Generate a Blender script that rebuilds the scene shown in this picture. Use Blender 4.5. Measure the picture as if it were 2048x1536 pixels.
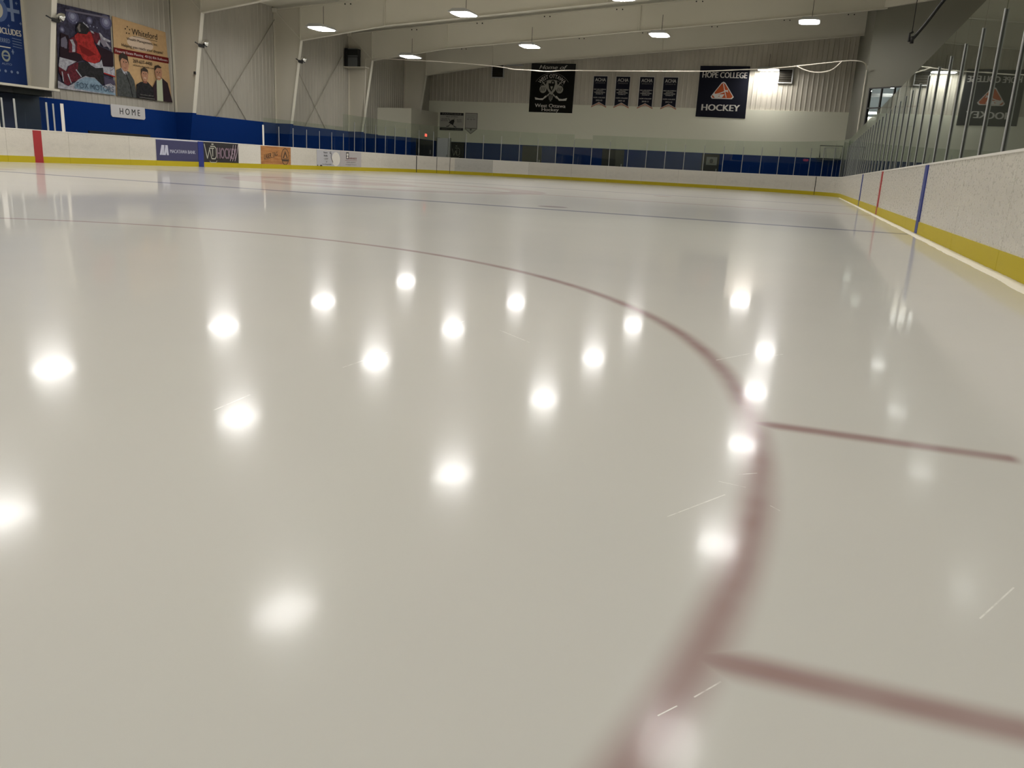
import bpy, bmesh, math, random
from mathutils import Vector, Matrix
random.seed(7)
for o in list(bpy.data.objects):
    bpy.data.objects.remove(o)
SC = bpy.context.scene
COL = SC.collection
V = Vector

# ------------------------------------------------------------------ camera
CAM = V((11.2833, -21.7595, 0.6871))
YAW, PITCH, ROLL, FPX = 18.4486, 14.7593, 3.0565, 1648.23
def cam_axes():
    y, p, r = (math.radians(a) for a in (YAW, PITCH, ROLL))
    f = V((-math.sin(y) * math.cos(p), math.cos(y) * math.cos(p), -math.sin(p)))
    rt = V((math.cos(y), math.sin(y), 0))
    up = rt.cross(f)
    return rt * math.cos(r) + up * math.sin(r), -rt * math.sin(r) + up * math.cos(r), f
R_, U_, F_ = cam_axes()
cd = bpy.data.cameras.new('camera')
cam = bpy.data.objects.new('camera', cd)
COL.objects.link(cam)
m = Matrix((R_, U_, -F_)).transposed().to_4x4()
m.translation = CAM
cam.matrix_world = m
cd.sensor_fit = 'HORIZONTAL'
cd.sensor_width = 36.0
cd.lens = FPX * 36.0 / 2048.0
cd.clip_start = 0.02
cd.clip_end = 300
SC.camera = cam

# ------------------------------------------------------------------ world, view
w = bpy.data.worlds.new('world')
SC.world = w
w.use_nodes = True
w.node_tree.nodes['Background'].inputs[0].default_value = (0.8, 0.85, 1.0, 1)
w.node_tree.nodes['Background'].inputs[1].default_value = 0.02
SC.view_settings.view_transform = 'Standard'
SC.view_settings.look = 'None'
SC.view_settings.exposure = 0.0
SC.view_settings.gamma = 1.0
SC.view_settings.use_curve_mapping = False
try:
    SC.cycles.max_bounces = 10
    SC.cycles.diffuse_bounces = 4
    SC.cycles.glossy_bounces = 6
    SC.cycles.transparent_max_bounces = 64
    SC.cycles.transmission_bounces = 8
    SC.cycles.caustics_reflective = False
    SC.cycles.caustics_refractive = False
    SC.cycles.use_denoising = True
except Exception:
    pass
LAMP_STRENGTH = 46.0
LAMP_COLOR = (1.0, 0.97, 0.92)

# ------------------------------------------------------------------ materials
MATS = {}
def sock(n, *names):
    for k in names:
        if k in n.inputs:
            return n.inputs[k]
def mat(name, color, rough=0.6, metal=0.0, spec=0.5, emit=None, estr=0.0):
    if name in MATS:
        return MATS[name]
    mt = bpy.data.materials.new(name)
    mt.use_nodes = True
    b = mt.node_tree.nodes['Principled BSDF']
    b.inputs['Base Color'].default_value = (*color, 1)
    b.inputs['Roughness'].default_value = rough
    b.inputs['Metallic'].default_value = metal
    sock(b, 'Specular IOR Level', 'Specular').default_value = spec
    if emit:
        sock(b, 'Emission Color', 'Emission').default_value = (*emit, 1)
        b.inputs['Emission Strength'].default_value = estr
    MATS[name] = mt
    return mt
class NT:
    """small helper for node graphs"""
    def __init__(s, mt):
        s.mt = mt; s.t = mt.node_tree; s.n = s.t.nodes; s.l = s.t.links
        s.b = s.n['Principled BSDF']
    def new(s, kind, **kw):
        nd = s.n.new(kind)
        for k, v in kw.items():
            setattr(nd, k, v)
        return nd
    def put(s, inp, v):
        if hasattr(v, 'is_output') or isinstance(v, bpy.types.NodeSocket):
            s.l.new(v, inp)
        else:
            inp.default_value = v
    def math(s, op, a, b=0.0, c=0.0, clamp=False):
        nd = s.new('ShaderNodeMath', operation=op, use_clamp=clamp)
        s.put(nd.inputs[0], a); s.put(nd.inputs[1], b); s.put(nd.inputs[2], c)
        return nd.outputs[0]
    def mix(s, fac, a, b):
        nd = s.new('ShaderNodeMix', data_type='RGBA')
        s.put(nd.inputs[0], fac); s.put(nd.inputs[6], a); s.put(nd.inputs[7], b)
        return nd.outputs[2]
    def pos(s):
        g = s.new('ShaderNodeNewGeometry')
        x = s.new('ShaderNodeSeparateXYZ')
        s.l.new(g.outputs['Position'], x.inputs[0])
        return g.outputs['Position'], x.outputs[0], x.outputs[1], x.outputs[2]
    def noise(s, vec, scale, detail=3.0, rough=0.5, stretch=None, rot=0.0):
        if stretch or rot:
            mp = s.new('ShaderNodeMapping')
            s.l.new(vec, mp.inputs[0])
            mp.inputs['Scale'].default_value = stretch or (1, 1, 1)
            mp.inputs['Rotation'].default_value = (0, 0, rot)
            vec = mp.outputs[0]
        nd = s.new('ShaderNodeTexNoise')
        s.l.new(vec, nd.inputs['Vector'])
        nd.inputs['Scale'].default_value = scale
        nd.inputs['Detail'].default_value = detail
        nd.inputs['Roughness'].default_value = rough
        return nd.outputs[0]
    def smooth(s, v, a, b, lo=0.0, hi=1.0):
        nd = s.new('ShaderNodeMapRange', interpolation_type='SMOOTHSTEP')
        s.put(nd.inputs[0], v)
        for i, q in ((1, a), (2, b), (3, lo), (4, hi)):
            nd.inputs[i].default_value = q
        return nd.outputs[0]

M = {}
M['beige'] = mat('beige_painted_steel', (0.68, 0.65, 0.56), 0.55)
M['column'] = mat('beige_primed_column', (0.60, 0.565, 0.48), 0.5)
M['rod'] = mat('dull_beige_rod', (0.36, 0.335, 0.28), 0.5)
M['flange'] = mat('column_paint_lit_flange', (0.66, 0.63, 0.55), 0.5)  # same paint as the column, lightened for the lamplight on its face
M['smooth_wall'] = mat('beige_smooth_wall', (0.80, 0.79, 0.66), 0.6)
M['roof'] = mat('white_roof_liner', (0.68, 0.655, 0.56), 0.75)
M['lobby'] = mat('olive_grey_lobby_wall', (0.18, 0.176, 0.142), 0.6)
M['blue'] = mat('royal_blue_wall_paint', (0.002, 0.028, 0.170), 0.75, spec=0.08)
M['dark_blue'] = mat('shade_darkened_wall_and_shelf_blue', (0.008, 0.02, 0.06), 0.6)  # recess wall blue with the ledge's shade darkened into it; also the shelf colour
M['black'] = mat('black_paint', (0.008, 0.008, 0.008), 0.6)
M['yellow'] = mat('yellow_kick_plate', (0.50, 0.40, 0.02), 0.6, spec=0.15)
M['white'] = mat('white_plastic', (0.78, 0.75, 0.70), 0.4)
M['dooro'] = mat('lavender_white_door', (0.85, 0.85, 0.92), 0.5)
M['alu'] = mat('brushed_aluminium', (0.42, 0.43, 0.43), 0.5, 0.3)
M['darkalu'] = mat('dark_post_gasket', (0.03, 0.03, 0.03), 0.5)
M['red'] = mat('red_line_paint', (0.36, 0.02, 0.025), 0.45)
M['bluel'] = mat('blue_line_paint', (0.01, 0.025, 0.21), 0.45)
M['rubber'] = mat('black_rubber_floor', (0.03, 0.03, 0.032), 0.8)
M['cable'] = mat('off_white_netting_roll', (0.62, 0.58, 0.50), 0.8)
M['silver'] = mat('polished_silver', (0.8, 0.8, 0.78), 0.2, 1.0)
M['navy'] = mat('navy_banner_cloth', (0.016, 0.016, 0.028), 0.9, spec=0.1)
M['blackcloth'] = mat('black_banner_cloth', (0.013, 0.013, 0.011), 0.9, spec=0.1)
M['ink'] = mat('grey_white_print', (0.62, 0.60, 0.56), 0.8, spec=0.1)
M['inkdim'] = mat('dim_grey_print', (0.25, 0.24, 0.22), 0.8, spec=0.1)
M['orange'] = mat('orange_print', (0.45, 0.09, 0.03), 0.8, spec=0.1)
M['salmon'] = mat('salmon_trim', (0.48, 0.22, 0.15), 0.8, spec=0.1)
M['snow'] = mat('packed_snow', (0.80, 0.76, 0.66), 0.7)
M['lens'] = mat('lit_fixture_lens', (0.9, 0.9, 0.9), 0.5, emit=LAMP_COLOR, estr=LAMP_STRENGTH)
M['tube'] = mat('lit_fluorescent_tube', (0.9, 0.9, 0.9), 0.5, emit=(1, 0.98, 0.95), estr=30.0)
M['exitred'] = mat('lit_red_exit_sign', (0.6, 0.05, 0.04), 0.5, emit=(1.0, 0.12, 0.08), estr=2.2)
M['housing'] = mat('grey_fixture_housing', (0.5, 0.5, 0.5), 0.5)

def make_corrugated(name, base):
    mt = mat(name, base, 0.45)
    g = NT(mt)
    p, x, y, z = g.pos()
    n = g.noise(p, 0.5, 4, 0.6, (1, 1, 0.35))
    c = g.mix(g.smooth(n, 0.3, 0.75), tuple(b * 0.88 for b in base) + (1,), tuple(b * 1.06 for b in base) + (1,))
    g.put(g.b.inputs['Base Color'], c)
    return mt
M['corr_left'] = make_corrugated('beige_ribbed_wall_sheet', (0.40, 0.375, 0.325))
M['corr_end'] = make_corrugated('taupe_ribbed_wall_sheet', (0.58, 0.54, 0.46))

def make_board(name, base, scuff, dark):
    mt = mat(name, base, 0.33)
    g = NT(mt)
    p, x, y, z = g.pos()
    big = g.noise(p, 1.1, 3, 0.6)
    fine = g.noise(p, 24, 5, 0.75, (0.45, 0.45, 1.1))
    spk = g.noise(p, 60, 2, 0.6, (0.5, 0.5, 1))
    band = g.math('MULTIPLY', g.smooth(z, 0.16, 0.4), g.smooth(z, 0.86, 0.6))
    sc = g.math('MULTIPLY', g.smooth(g.math('ADD', g.math('MULTIPLY', fine, 0.6), g.math('MULTIPLY', g.noise(p, 7, 4, 0.7, (0.5, 0.5, 1)), 0.4)), 0.36, 0.80), band)
    sc = g.math('MULTIPLY', sc, g.smooth(big, 0.25, 0.7, 0.35, 1.0))
    sp = g.math('MULTIPLY', g.smooth(spk, 0.64, 0.7), g.smooth(big, 0.35, 0.6))
    tot = g.math('ADD', g.math('MULTIPLY', sc, scuff), g.math('MULTIPLY', sp, scuff * 0.12), clamp=True)
    c = g.mix(tot, tuple(base) + (1,), tuple(dark) + (1,))
    g.put(g.b.inputs['Base Color'], c)
    r = g.math('MULTIPLY_ADD', fine, 0.35, 0.12)
    g.put(g.b.inputs['Roughness'], r)
    return mt
M['board'] = make_board('white_scuffed_board', (0.66, 0.625, 0.56), 0.55, (0.33, 0.32, 0.30))
M['board_clean'] = make_board('white_clean_board', (0.72, 0.69, 0.635), 0.2, (0.35, 0.34, 0.31))
M['board_grey'] = make_board('grey_worn_board', (0.50, 0.49, 0.46), 0.75, (0.20, 0.20, 0.19))

def make_glass():
    mt = bpy.data.materials.new('rink_glass')
    mt.use_nodes = True
    t = mt.node_tree
    t.nodes.clear()
    out = t.nodes.new('ShaderNodeOutputMaterial')
    mix = t.nodes.new('ShaderNodeMixShader')
    tr = t.nodes.new('ShaderNodeBsdfTransparent')
    gl = t.nodes.new('ShaderNodeBsdfGlossy')
    fr = t.nodes.new('ShaderNodeFresnel')
    fr.inputs[0].default_value = 1.5
    tr.inputs[0].default_value = (0.90, 0.93, 0.90, 1)
    gl.inputs['Color'].default_value = (0.68, 0.72, 0.70, 1)
    gl.inputs['Roughness'].default_value = 0.012
    # one slab of glass: both surfaces' reflection is taken where a ray enters, 2F/(1+F)
    a = t.nodes.new('ShaderNodeMath'); a.operation = 'MULTIPLY'; a.inputs[1].default_value = 2.0
    b = t.nodes.new('ShaderNodeMath'); b.operation = 'ADD'; b.inputs[1].default_value = 1.0
    c = t.nodes.new('ShaderNodeMath'); c.operation = 'DIVIDE'
    ge = t.nodes.new('ShaderNodeNewGeometry')
    iv = t.nodes.new('ShaderNodeMath'); iv.operation = 'SUBTRACT'; iv.inputs[0].default_value = 1.0
    mu = t.nodes.new('ShaderNodeMath'); mu.operation = 'MULTIPLY'
    t.links.new(fr.outputs[0], a.inputs[0]); t.links.new(fr.outputs[0], b.inputs[0])
    t.links.new(a.outputs[0], c.inputs[0]); t.links.new(b.outputs[0], c.inputs[1])
    t.links.new(ge.outputs['Backfacing'], iv.inputs[1])
    t.links.new(c.outputs[0], mu.inputs[0]); t.links.new(iv.outputs[0], mu.inputs[1])
    t.links.new(mu.outputs[0], mix.inputs[0])
    t.links.new(tr.outputs[0], mix.inputs[1])
    t.links.new(gl.outputs[0], mix.inputs[2])
    t.links.new(mix.outputs[0], out.inputs[0])
    return mt
M['glass'] = make_glass()

FO = (6.7627, -19.9887)      # near faceoff spot
def make_ice():
    mt = mat('painted_ice', (0.70, 0.69, 0.64), 0.16)
    g = NT(mt)
    p, x, y, z = g.pos()
    def ring(cx, cy, r, half, soft):
        dx = g.math('SUBTRACT', x, cx); dy = g.math('SUBTRACT', y, cy)
        d = g.math('SQRT', g.math('ADD', g.math('MULTIPLY', dx, dx), g.math('MULTIPLY', dy, dy)))
        e = g.math('ABSOLUTE', g.math('SUBTRACT', d, r))
        return g.smooth(e, half + soft, half - soft)
    def band(v, c, half, soft):
        e = g.math('ABSOLUTE', g.math('SUBTRACT', v, c))
        return g.smooth(e, half + soft, half - soft)
    def seg(cx, hx, cy, half, soft):
        return g.math('MULTIPLY', band(x, cx, hx, 0.02), band(y, cy, half, soft))
    big = g.noise(p, 0.35, 4, 0.6)
    col = g.mix(g.smooth(big, 0.3, 0.7), (0.63, 0.62, 0.585, 1), (0.665, 0.65, 0.61, 1))
    # the near faceoff circle and its hash marks, seen blurred through the ice
    red = ring(FO[0], FO[1], 4.507, 0.034, 0.036)
    for hy in (0.6489, -0.6489):
        for sgn in (1, -1):
            red = g.math('MAXIMUM', red, seg(FO[0] + sgn * (4.507 + 0.29), 0.35, FO[1] + hy, 0.032, 0.028))
    wob = g.noise(p, 4, 2, 0.5)
    red = g.math('MULTIPLY', red, g.smooth(wob, 0.2, 0.8, 0.62, 0.85))
    col = g.mix(red, col, (0.285, 0.150, 0.145, 1))
    # other circles, spots and lines
    far = ring(FO[0], -FO[1], 4.507, 0.025, 0.015)
    far = g.math('MAXIMUM', far, ring(-FO[0], -FO[1], 4.507, 0.025, 0.015))
    far = g.math('MAXIMUM', far, ring(-FO[0], FO[1], 4.507, 0.025, 0.015))
    for cx, cy in ((6.85, 6.1), (-6.85, 6.1), (-6.85, -6.6)):
        far = g.math('MAXIMUM', far, ring(cx, cy, 0.0, 0.3, 0.02))
    far = g.math('MAXIMUM', far, band(y, 30.2, 0.03, 0.015))
    col = g.mix(g.math('MULTIPLY', far, 0.6), col, (0.33, 0.12, 0.12, 1))
    spot = ring(6.85, -6.62, 0.0, 0.28, 0.02)
    col = g.mix(g.math('MULTIPLY', spot, 0.75), col, (0.22, 0.14, 0.17, 1))
    logo = ring(0, 0, 4.0, 0.5, 0.06)
    logo = g.math('MAXIMUM', g.math('MULTIPLY', logo, 0.38), g.math('MULTIPLY', ring(-1.2, -0.3, 1.2, 0.8, 0.1), 0.35))
    col = g.mix(logo, col, (0.40, 0.22, 0.24, 1))
    blue = g.math('MAXIMUM', band(y, -7.68, 0.15, 0.02), band(y, 7.80, 0.15, 0.02))
    col = g.mix(g.math('MULTIPLY', blue, 0.8), col, (0.07, 0.08, 0.19, 1))
    col = g.mix(g.math('MULTIPLY', band(y, 0.0, 0.15, 0.02), 0.5), col, (0.33, 0.10, 0.11, 1))
    # single skate scratches in the near ice
    scr = None
    for (ax, ay, bx, by, wd) in ((9.88, -19.37, 9.9, -19.09, .004), (9.89, -18.56, 9.9, -18.34, .004), (10.11, -18.45, 10.3, -18.62, .004),
                             (11.10, -20.14, 11.15, -20.05, .0022), (11.15, -20.05, 11.2, -19.96, .0028), (11.18, -19.88, 11.24, -19.89, .002), (11.22, -19.81, 11.26, -19.78, .0018),
                             (11.65, -20.33, 11.73, -20.18, .0022), (11.21, -18.37, 11.28, -18.26, .004), (11.04, -18.53, 11.15, -18.33, .004),
                             (9.83, -19.97, 9.82, -19.8, .004), (11.23, -20.74, 11.26, -20.69, .0018), (11.19, -20.80, 11.21, -20.77, .0015), (11.3, -19.98, 11.32, -20.0, .002)):
        dx, dy = bx - ax, by - ay
        L2_ = dx * dx + dy * dy
        px = g.math('SUBTRACT', x, ax); py = g.math('SUBTRACT', y, ay)
        tt = g.math('ADD', g.math('MULTIPLY', px, dx / L2_), g.math('MULTIPLY', py, dy / L2_), clamp=True)
        qx = g.math('SUBTRACT', px, g.math('MULTIPLY', tt, dx)); qy = g.math('SUBTRACT', py, g.math('MULTIPLY', tt, dy))
        dd = g.math('SQRT', g.math('ADD', g.math('MULTIPLY', qx, qx), g.math('MULTIPLY', qy, qy)))
        mk = g.smooth(dd, wd, wd * 0.3)
        scr = mk if scr is None else g.math('MAXIMUM', scr, mk)
    brk = g.smooth(g.noise(p, 30, 3, 0.6), 0.25, 0.6)
    scr = g.math('MULTIPLY', scr, brk)
    col = g.mix(g.math('MULTIPLY', scr, 0.75), col, (0.93, 0.92, 0.88, 1))
    # fine pebble, long skate scratches
    mp = g.new('ShaderNodeMapping')
    g.l.new(p, mp.inputs[0])
    mp.inputs['Rotation'].default_value = (0, 0, 0.55)
    mp.inputs['Scale'].default_value = (1.0, 0.12, 1.0)
    vor = g.new('ShaderNodeTexNoise')
    g.l.new(mp.outputs[0], vor.inputs['Vector'])
    vor.inputs['Scale'].default_value = 5
    vor.inputs['Detail'].default_value = 0
    sc = g.smooth(g.math('ABSOLUTE', g.math('SUBTRACT', vor.outputs[0], 0.5)), 0.004, 0.0)
    gate = g.smooth(g.noise(p, 0.9, 2, 0.5), 0.52, 0.66)
    sc = g.math('MULTIPLY', sc, gate)
    peb = g.noise(p, 55, 3, 0.5)
    pits = g.smooth(g.noise(p, 120, 1, 0.5), 0.70, 0.78)
    pits = g.math('MULTIPLY', pits, g.smooth(g.noise(p, 5, 2, 0.5), 0.55, 0.68))
    h = g.math('ADD', g.math('MULTIPLY', sc, -0.5), g.math('MULTIPLY', peb, 0.12))
    h = g.math('ADD', h, g.math('MULTIPLY', pits, -3.5))
    bp = g.new('ShaderNodeBump')
    bp.inputs['Strength'].default_value = 0.06
    bp.inputs['Distance'].default_value = 0.0012
    g.l.new(h, bp.inputs['Height'])
    # a matte white sheet under a thin wet film: diffuse body, a tight and a wide reflection
    df = g.new('ShaderNodeBsdfDiffuse')
    g.put(df.inputs['Color'], col)
    ga = g.new('ShaderNodeBsdfGlossy'); gb = g.new('ShaderNodeBsdfGlossy')
    streak = g.noise(p, 1.6, 5, 0.65, (1.0, 0.10, 1), 0.42)
    g.put(ga.inputs['Roughness'], g.smooth(streak, 0.3, 0.7, ICE_R0 * 0.85, ICE_R0 * 1.15))
    gb.inputs['Roughness'].default_value = ICE_R1
    gc = g.new('ShaderNodeBsdfGlossy'); gc.inputs["Roughness"].default_value = 0.125
    for q in (ga, gb, gc):
        q.inputs['Color'].default_value = (0.97, 0.97, 1.0, 1)
        g.l.new(bp.outputs[0], q.inputs['Normal'])
    gm = g.new('ShaderNodeMixShader'); gm.inputs[0].default_value = 0.20
    fr = g.new('ShaderNodeFresnel'); fr.inputs[0].default_value = 1.2
    gn = g.new('ShaderNodeMixShader')
    g.put(gn.inputs[0], g.smooth(fr.outputs[0], 0.06, 0.60, 0.86, 0.13))
    g.l.new(ga.outputs[0], gn.inputs[1]); g.l.new(gc.outputs[0], gn.inputs[2])
    g.l.new(gn.outputs[0], gm.inputs[1]); g.l.new(gb.outputs[0], gm.inputs[2])
    fac = g.math('MULTIPLY', g.math('POWER', fr.outputs[0], 1.12), 0.95)
    fac = g.math('MINIMUM', fac, 0.64)
    mx = g.new('ShaderNodeMixShader')
    g.put(mx.inputs[0], fac)
    g.l.new(df.outputs[0], mx.inputs[1]); g.l.new(gm.outputs[0], mx.inputs[2])
    out = [n_ for n_ in g.n if n_.type == 'OUTPUT_MATERIAL'][0]
    g.l.new(mx.outputs[0], out.inputs[0])
    g.n.remove(g.b)
    return mt
ICE_R0, ICE_R1 = 0.058, 0.28
M['ice'] = make_ice()

# ------------------------------------------------------------------ mesh builder
class MB:
    def __init__(s):
        s.v = []; s.f = []; s.mi = []; s.mats = []; s.sm = []
    def _m(s, m_):
        if m_ is None:
            return 0
        if m_ not in s.mats:
            s.mats.append(m_)
        return s.mats.index(m_)
    def face(s, pts, m_=None, smooth=False):
        b = len(s.v)
        s.v += [tuple(p) for p in pts]
        s.f.append(tuple(range(b, b + len(pts)))); s.mi.append(s._m(m_)); s.sm.append(smooth)
    def box(s, x0, x1, y0, y1, z0, z1, m_=None):
        s.hexa([(x0, y0, z0), (x1, y0, z0), (x1, y1, z0), (x0, y1, z0),
                (x0, y0, z1), (x1, y0, z1), (x1, y1, z1), (x0, y1, z1)], m_)
    def hexa(s, P, m_=None):
        b = len(s.v)
        s.v += [tuple(p) for p in P]
        for q in ((3, 2, 1, 0), (4, 5, 6, 7), (0, 1, 5, 4), (1, 2, 6, 5), (2, 3, 7, 6), (3, 0, 4, 7)):
            s.f.append(tuple(b + i for i in q)); s.mi.append(s._m(m_)); s.sm.append(False)
    def prism(s, poly, d, m_=None):
        """poly: list of 3d points, extruded by vector d"""
        n = len(poly); b = len(s.v); d = V(d)
        s.v += [tuple(V(p)) for p in poly] + [tuple(V(p) + d) for p in poly]
        mi = s._m(m_)
        s.f.append(tuple(b + i for i in reversed(range(n)))); s.f.append(tuple(b + n + i for i in range(n)))
        s.mi += [mi, mi]; s.sm += [False, False]
        for i in range(n):
            j = (i + 1) % n
            s.f.append((b + i, b + j, b + n + j, b + n + i)); s.mi.append(mi); s.sm.append(False)
    def bar(s, a, c, w_, h_, m_=None, up=(0, 0, 1)):
        a = V(a); c = V(c); d = (c - a).normalized()
        r = d.cross(V(up))
        if r.length < 1e-4:
            r = d.cross(V((1, 0, 0)))
        r.normalize(); u = r.cross(d)
        P = []
        for q in (a, c):
            P += [q - r * w_ / 2 - u * h_ / 2, q + r * w_ / 2 - u * h_ / 2, q + r * w_ / 2 + u * h_ / 2, q - r * w_ / 2 + u * h_ / 2]
        s.hexa(P, m_)
    def tube(s, pts, r, m_=None, n=8, radii=None):
        pts = [V(p) for p in pts]; b = len(s.v); mi = s._m(m_)
        for i, p in enumerate(pts):
            d = (pts[min(i + 1, len(pts) - 1)] - pts[max(i - 1, 0)]).normalized()
            a = d.cross(V((0, 0, 1)))
            if a.length < 1e-3:
                a = V((1, 0, 0))
            a.normalize(); c = d.cross(a)
            rr = radii[i] if radii else r
            for k in range(n):
                t = 2 * math.pi * k / n
                s.v.append(tuple(p + (a * math.cos(t) + c * math.sin(t)) * rr))
        for i in range(len(pts) - 1):
            for k in range(n):
                k2 = (k + 1) % n
                s.f.append((b + i * n + k, b + i * n + k2, b + (i + 1) * n + k2, b + (i + 1) * n + k))
                s.mi.append(mi); s.sm.append(True)
        s.f.append(tuple(b + k for k in reversed(range(n)))); s.mi.append(mi); s.sm.append(False)
        e = b + (len(pts) - 1) * n
        s.f.append(tuple(e + k for k in range(n))); s.mi.append(mi); s.sm.append(False)
    def build(s, name, m_=None, parent=None, loc=None):
        me = bpy.data.meshes.new(name)
        me.from_pydata(s.v, [], s.f)
        if s.mats:
            for q in s.mats:
                me.materials.append(q)
            me.polygons.foreach_set('material_index', s.mi)
        elif m_:
            me.materials.append(m_)
        me.polygons.foreach_set('use_smooth', s.sm)
        me.update()
        bm = bmesh.new(); bm.from_mesh(me)
        if getattr(s, 'flat_n', None) is not None:      # prints: every face looks towards the viewer's side
            bm.normal_update()
            bmesh.ops.reverse_faces(bm, faces=[f for f in bm.faces if f.normal.dot(s.flat_n) < 0])
        else:
            bmesh.ops.recalc_face_normals(bm, faces=bm.faces)
        bm.to_mesh(me); bm.free(); me.update()
        o = bpy.data.objects.new(name, me)
        COL.objects.link(o)
        if parent:
            o.parent = parent
            # parents are empties placed at the thing's base: keep world coordinates
            o.matrix_parent_inverse = Matrix.Translation(-world_loc(parent))
        return o
def world_loc(o):
    l = V(o.location)
    return l
def struct(o):
    o['kind'] = 'structure'
    return o
def tag(o, label, cat, group=None):
    o['label'] = label; o['category'] = cat
    if group:
        o['group'] = group
    return o
def empty(name, loc, label, cat, group=None):
    o = bpy.data.objects.new(name, None)
    COL.objects.link(o)
    o.location = loc
    o.empty_display_size = 0.2
    return tag(o, label, cat, group)
def dup(root, loc, label=None, rotz=None, group=None):
    r = root.copy(); COL.objects.link(r); r.location = loc
    if rotz is not None:
        r.rotation_euler = (0, 0, rotz)
    if label:
        r['label'] = label
    if group:
        r['group'] = group
    for ch in list(root.children):
        c = ch.copy(); COL.objects.link(c); c.parent = r
        c.matrix_parent_inverse = ch.matrix_parent_inverse.copy()
        for gch in list(ch.children):
            d = gch.copy(); COL.objects.link(d); d.parent = c
            d.matrix_parent_inverse = gch.matrix_parent_inverse.copy()
    return r
def box_obj(name, x0, x1, y0, y1, z0, z1, m_, parent=None):
    b = MB(); b.box(x0, x1, y0, y1, z0, z1)
    return b.build(name, m_, parent)

# flat print surfaces -------------------------------------------------------
_fontcache = {}
def text_mesh(s, shear=0.0, bold=0.0):
    key = (s, shear, bold)
    if key in _fontcache:
        return _fontcache[key]
    cu = bpy.data.curves.new('t', 'FONT')
    cu.body = s; cu.size = 1.0; cu.shear = shear; cu.offset = bold
    cu.resolution_u = 3
    ob = bpy.data.objects.new('t', cu)
    COL.objects.link(ob)
    dg = bpy.context.evaluated_depsgraph_get()
    me = bpy.data.meshes.new_from_object(ob.evaluated_get(dg))
    vs = [tuple(q.co) for q in me.vertices]
    fs = [tuple(q.vertices) for q in me.polygons]
    bpy.data.objects.remove(ob); bpy.data.curves.remove(cu); bpy.data.meshes.remove(me)
    _fontcache[key] = (vs, fs)
    return vs, fs
class Sheet:
    """a plane in the place: O lower left corner, a = right, b = up, n = towards the viewer"""
    def __init__(s, O, a, b, n):
        s.O, s.a, s.b, s.n = V(O), V(a).normalized(), V(b).normalized(), V(n).normalized()
        s.layer = 0
        s.mb = MB(); s.mb.flat_n = s.n
    def pt(s, u, v, l):
        return s.O + s.a * u + s.b * v + s.n * l
    def poly(s, pts, m_, lift=None):
        s.layer += 1
        l = 0.002 + 0.0012 * s.layer if lift is None else lift
        b = len(s.mb.v)
        P = [s.pt(u, v, l) for u, v in pts]
        # triangulate so that concave outlines fill properly
        from mathutils.geometry import tessellate_polygon
        tris = tessellate_polygon([P])
        s.mb.v += [tuple(p) for p in P]
        mi = s.mb._m(m_)
        for t in tris:
            s.mb.f.append(tuple(b + i for i in t)); s.mb.mi.append(mi); s.mb.sm.append(False)
    def rect(s, u0, u1, v0, v1, m_):
        s.poly([(u0, v0), (u1, v0), (u1, v1), (u0, v1)], m_)
    def ell(s, cu, cv, ru, rv, m_, n=20, rot=0.0):
        P = []
        for k in range(n):
            t = 2 * math.pi * k / n
            x, y = ru * math.cos(t), rv * math.sin(t)
            P.append((cu + x * math.cos(rot) - y * math.sin(rot), cv + x * math.sin(rot) + y * math.cos(rot)))
        s.poly(P, m_)
    def line(s, pts, wd, m_):
        for (x0, y0), (x1, y1) in zip(pts, pts[1:]):
            d = math.hypot(x1 - x0, y1 - y0) or 1e-6
            px, py = -(y1 - y0) / d * wd / 2, (x1 - x0) / d * wd / 2
            s.poly([(x0 + px, y0 + py), (x0 - px, y0 - py), (x1 - px, y1 - py), (x1 + px, y1 + py)], m_)
    def text(s, txt, cu, cv, h, wd, m_, shear=0.0, bold=0.012, arc=None, rot=0.0, _again=False):
        """centre (cu,cv), cap height h, total width wd (None = natural)"""
        vs, fs = text_mesh(txt, shear, 0.0)
        if not vs:
            return
        if bold > 0.004 and not _again:      # heavier letters: the same outline set twice, a hair apart
            dx = bold * h * 1.1
            s.text(txt, cu - dx * math.cos(rot), cv - dx * math.sin(rot), h, wd, m_, shear, bold, arc, rot, True)
            cu += dx * math.cos(rot); cv += dx * math.sin(rot)
        xs = [q[0] for q in vs]; ys = [q[1] for q in vs]
        x0, x1 = min(xs), max(xs)
        sy = h / 0.70
        sx = sy if wd is None else wd / (x1 - x0)
        s.layer += 1
        l = 0.002 + 0.0012 * s.layer
        b = len(s.mb.v); mi = s.mb._m(m_)
        for q in vs:
            x = (q[0] - (x0 + x1) / 2) * sx; y = (q[1] - 0.35) * sy
            if arc:
                t = x / arc
                x, y = (arc + y) * math.sin(t), (arc + y) * math.cos(t) - arc
            if rot:
                x, y = x * math.cos(rot) - y * math.sin(rot), x * math.sin(rot) + y * math.cos(rot)
            s.mb.v.append(tuple(s.pt(cu + x, cv + y, l)))
        for f in fs:
            s.mb.f.append(tuple(b + i for i in f)); s.mb.mi.append(mi); s.mb.sm.append(False)
    def done(s, name, parent):
        return s.mb.build(name, None, parent)

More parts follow.
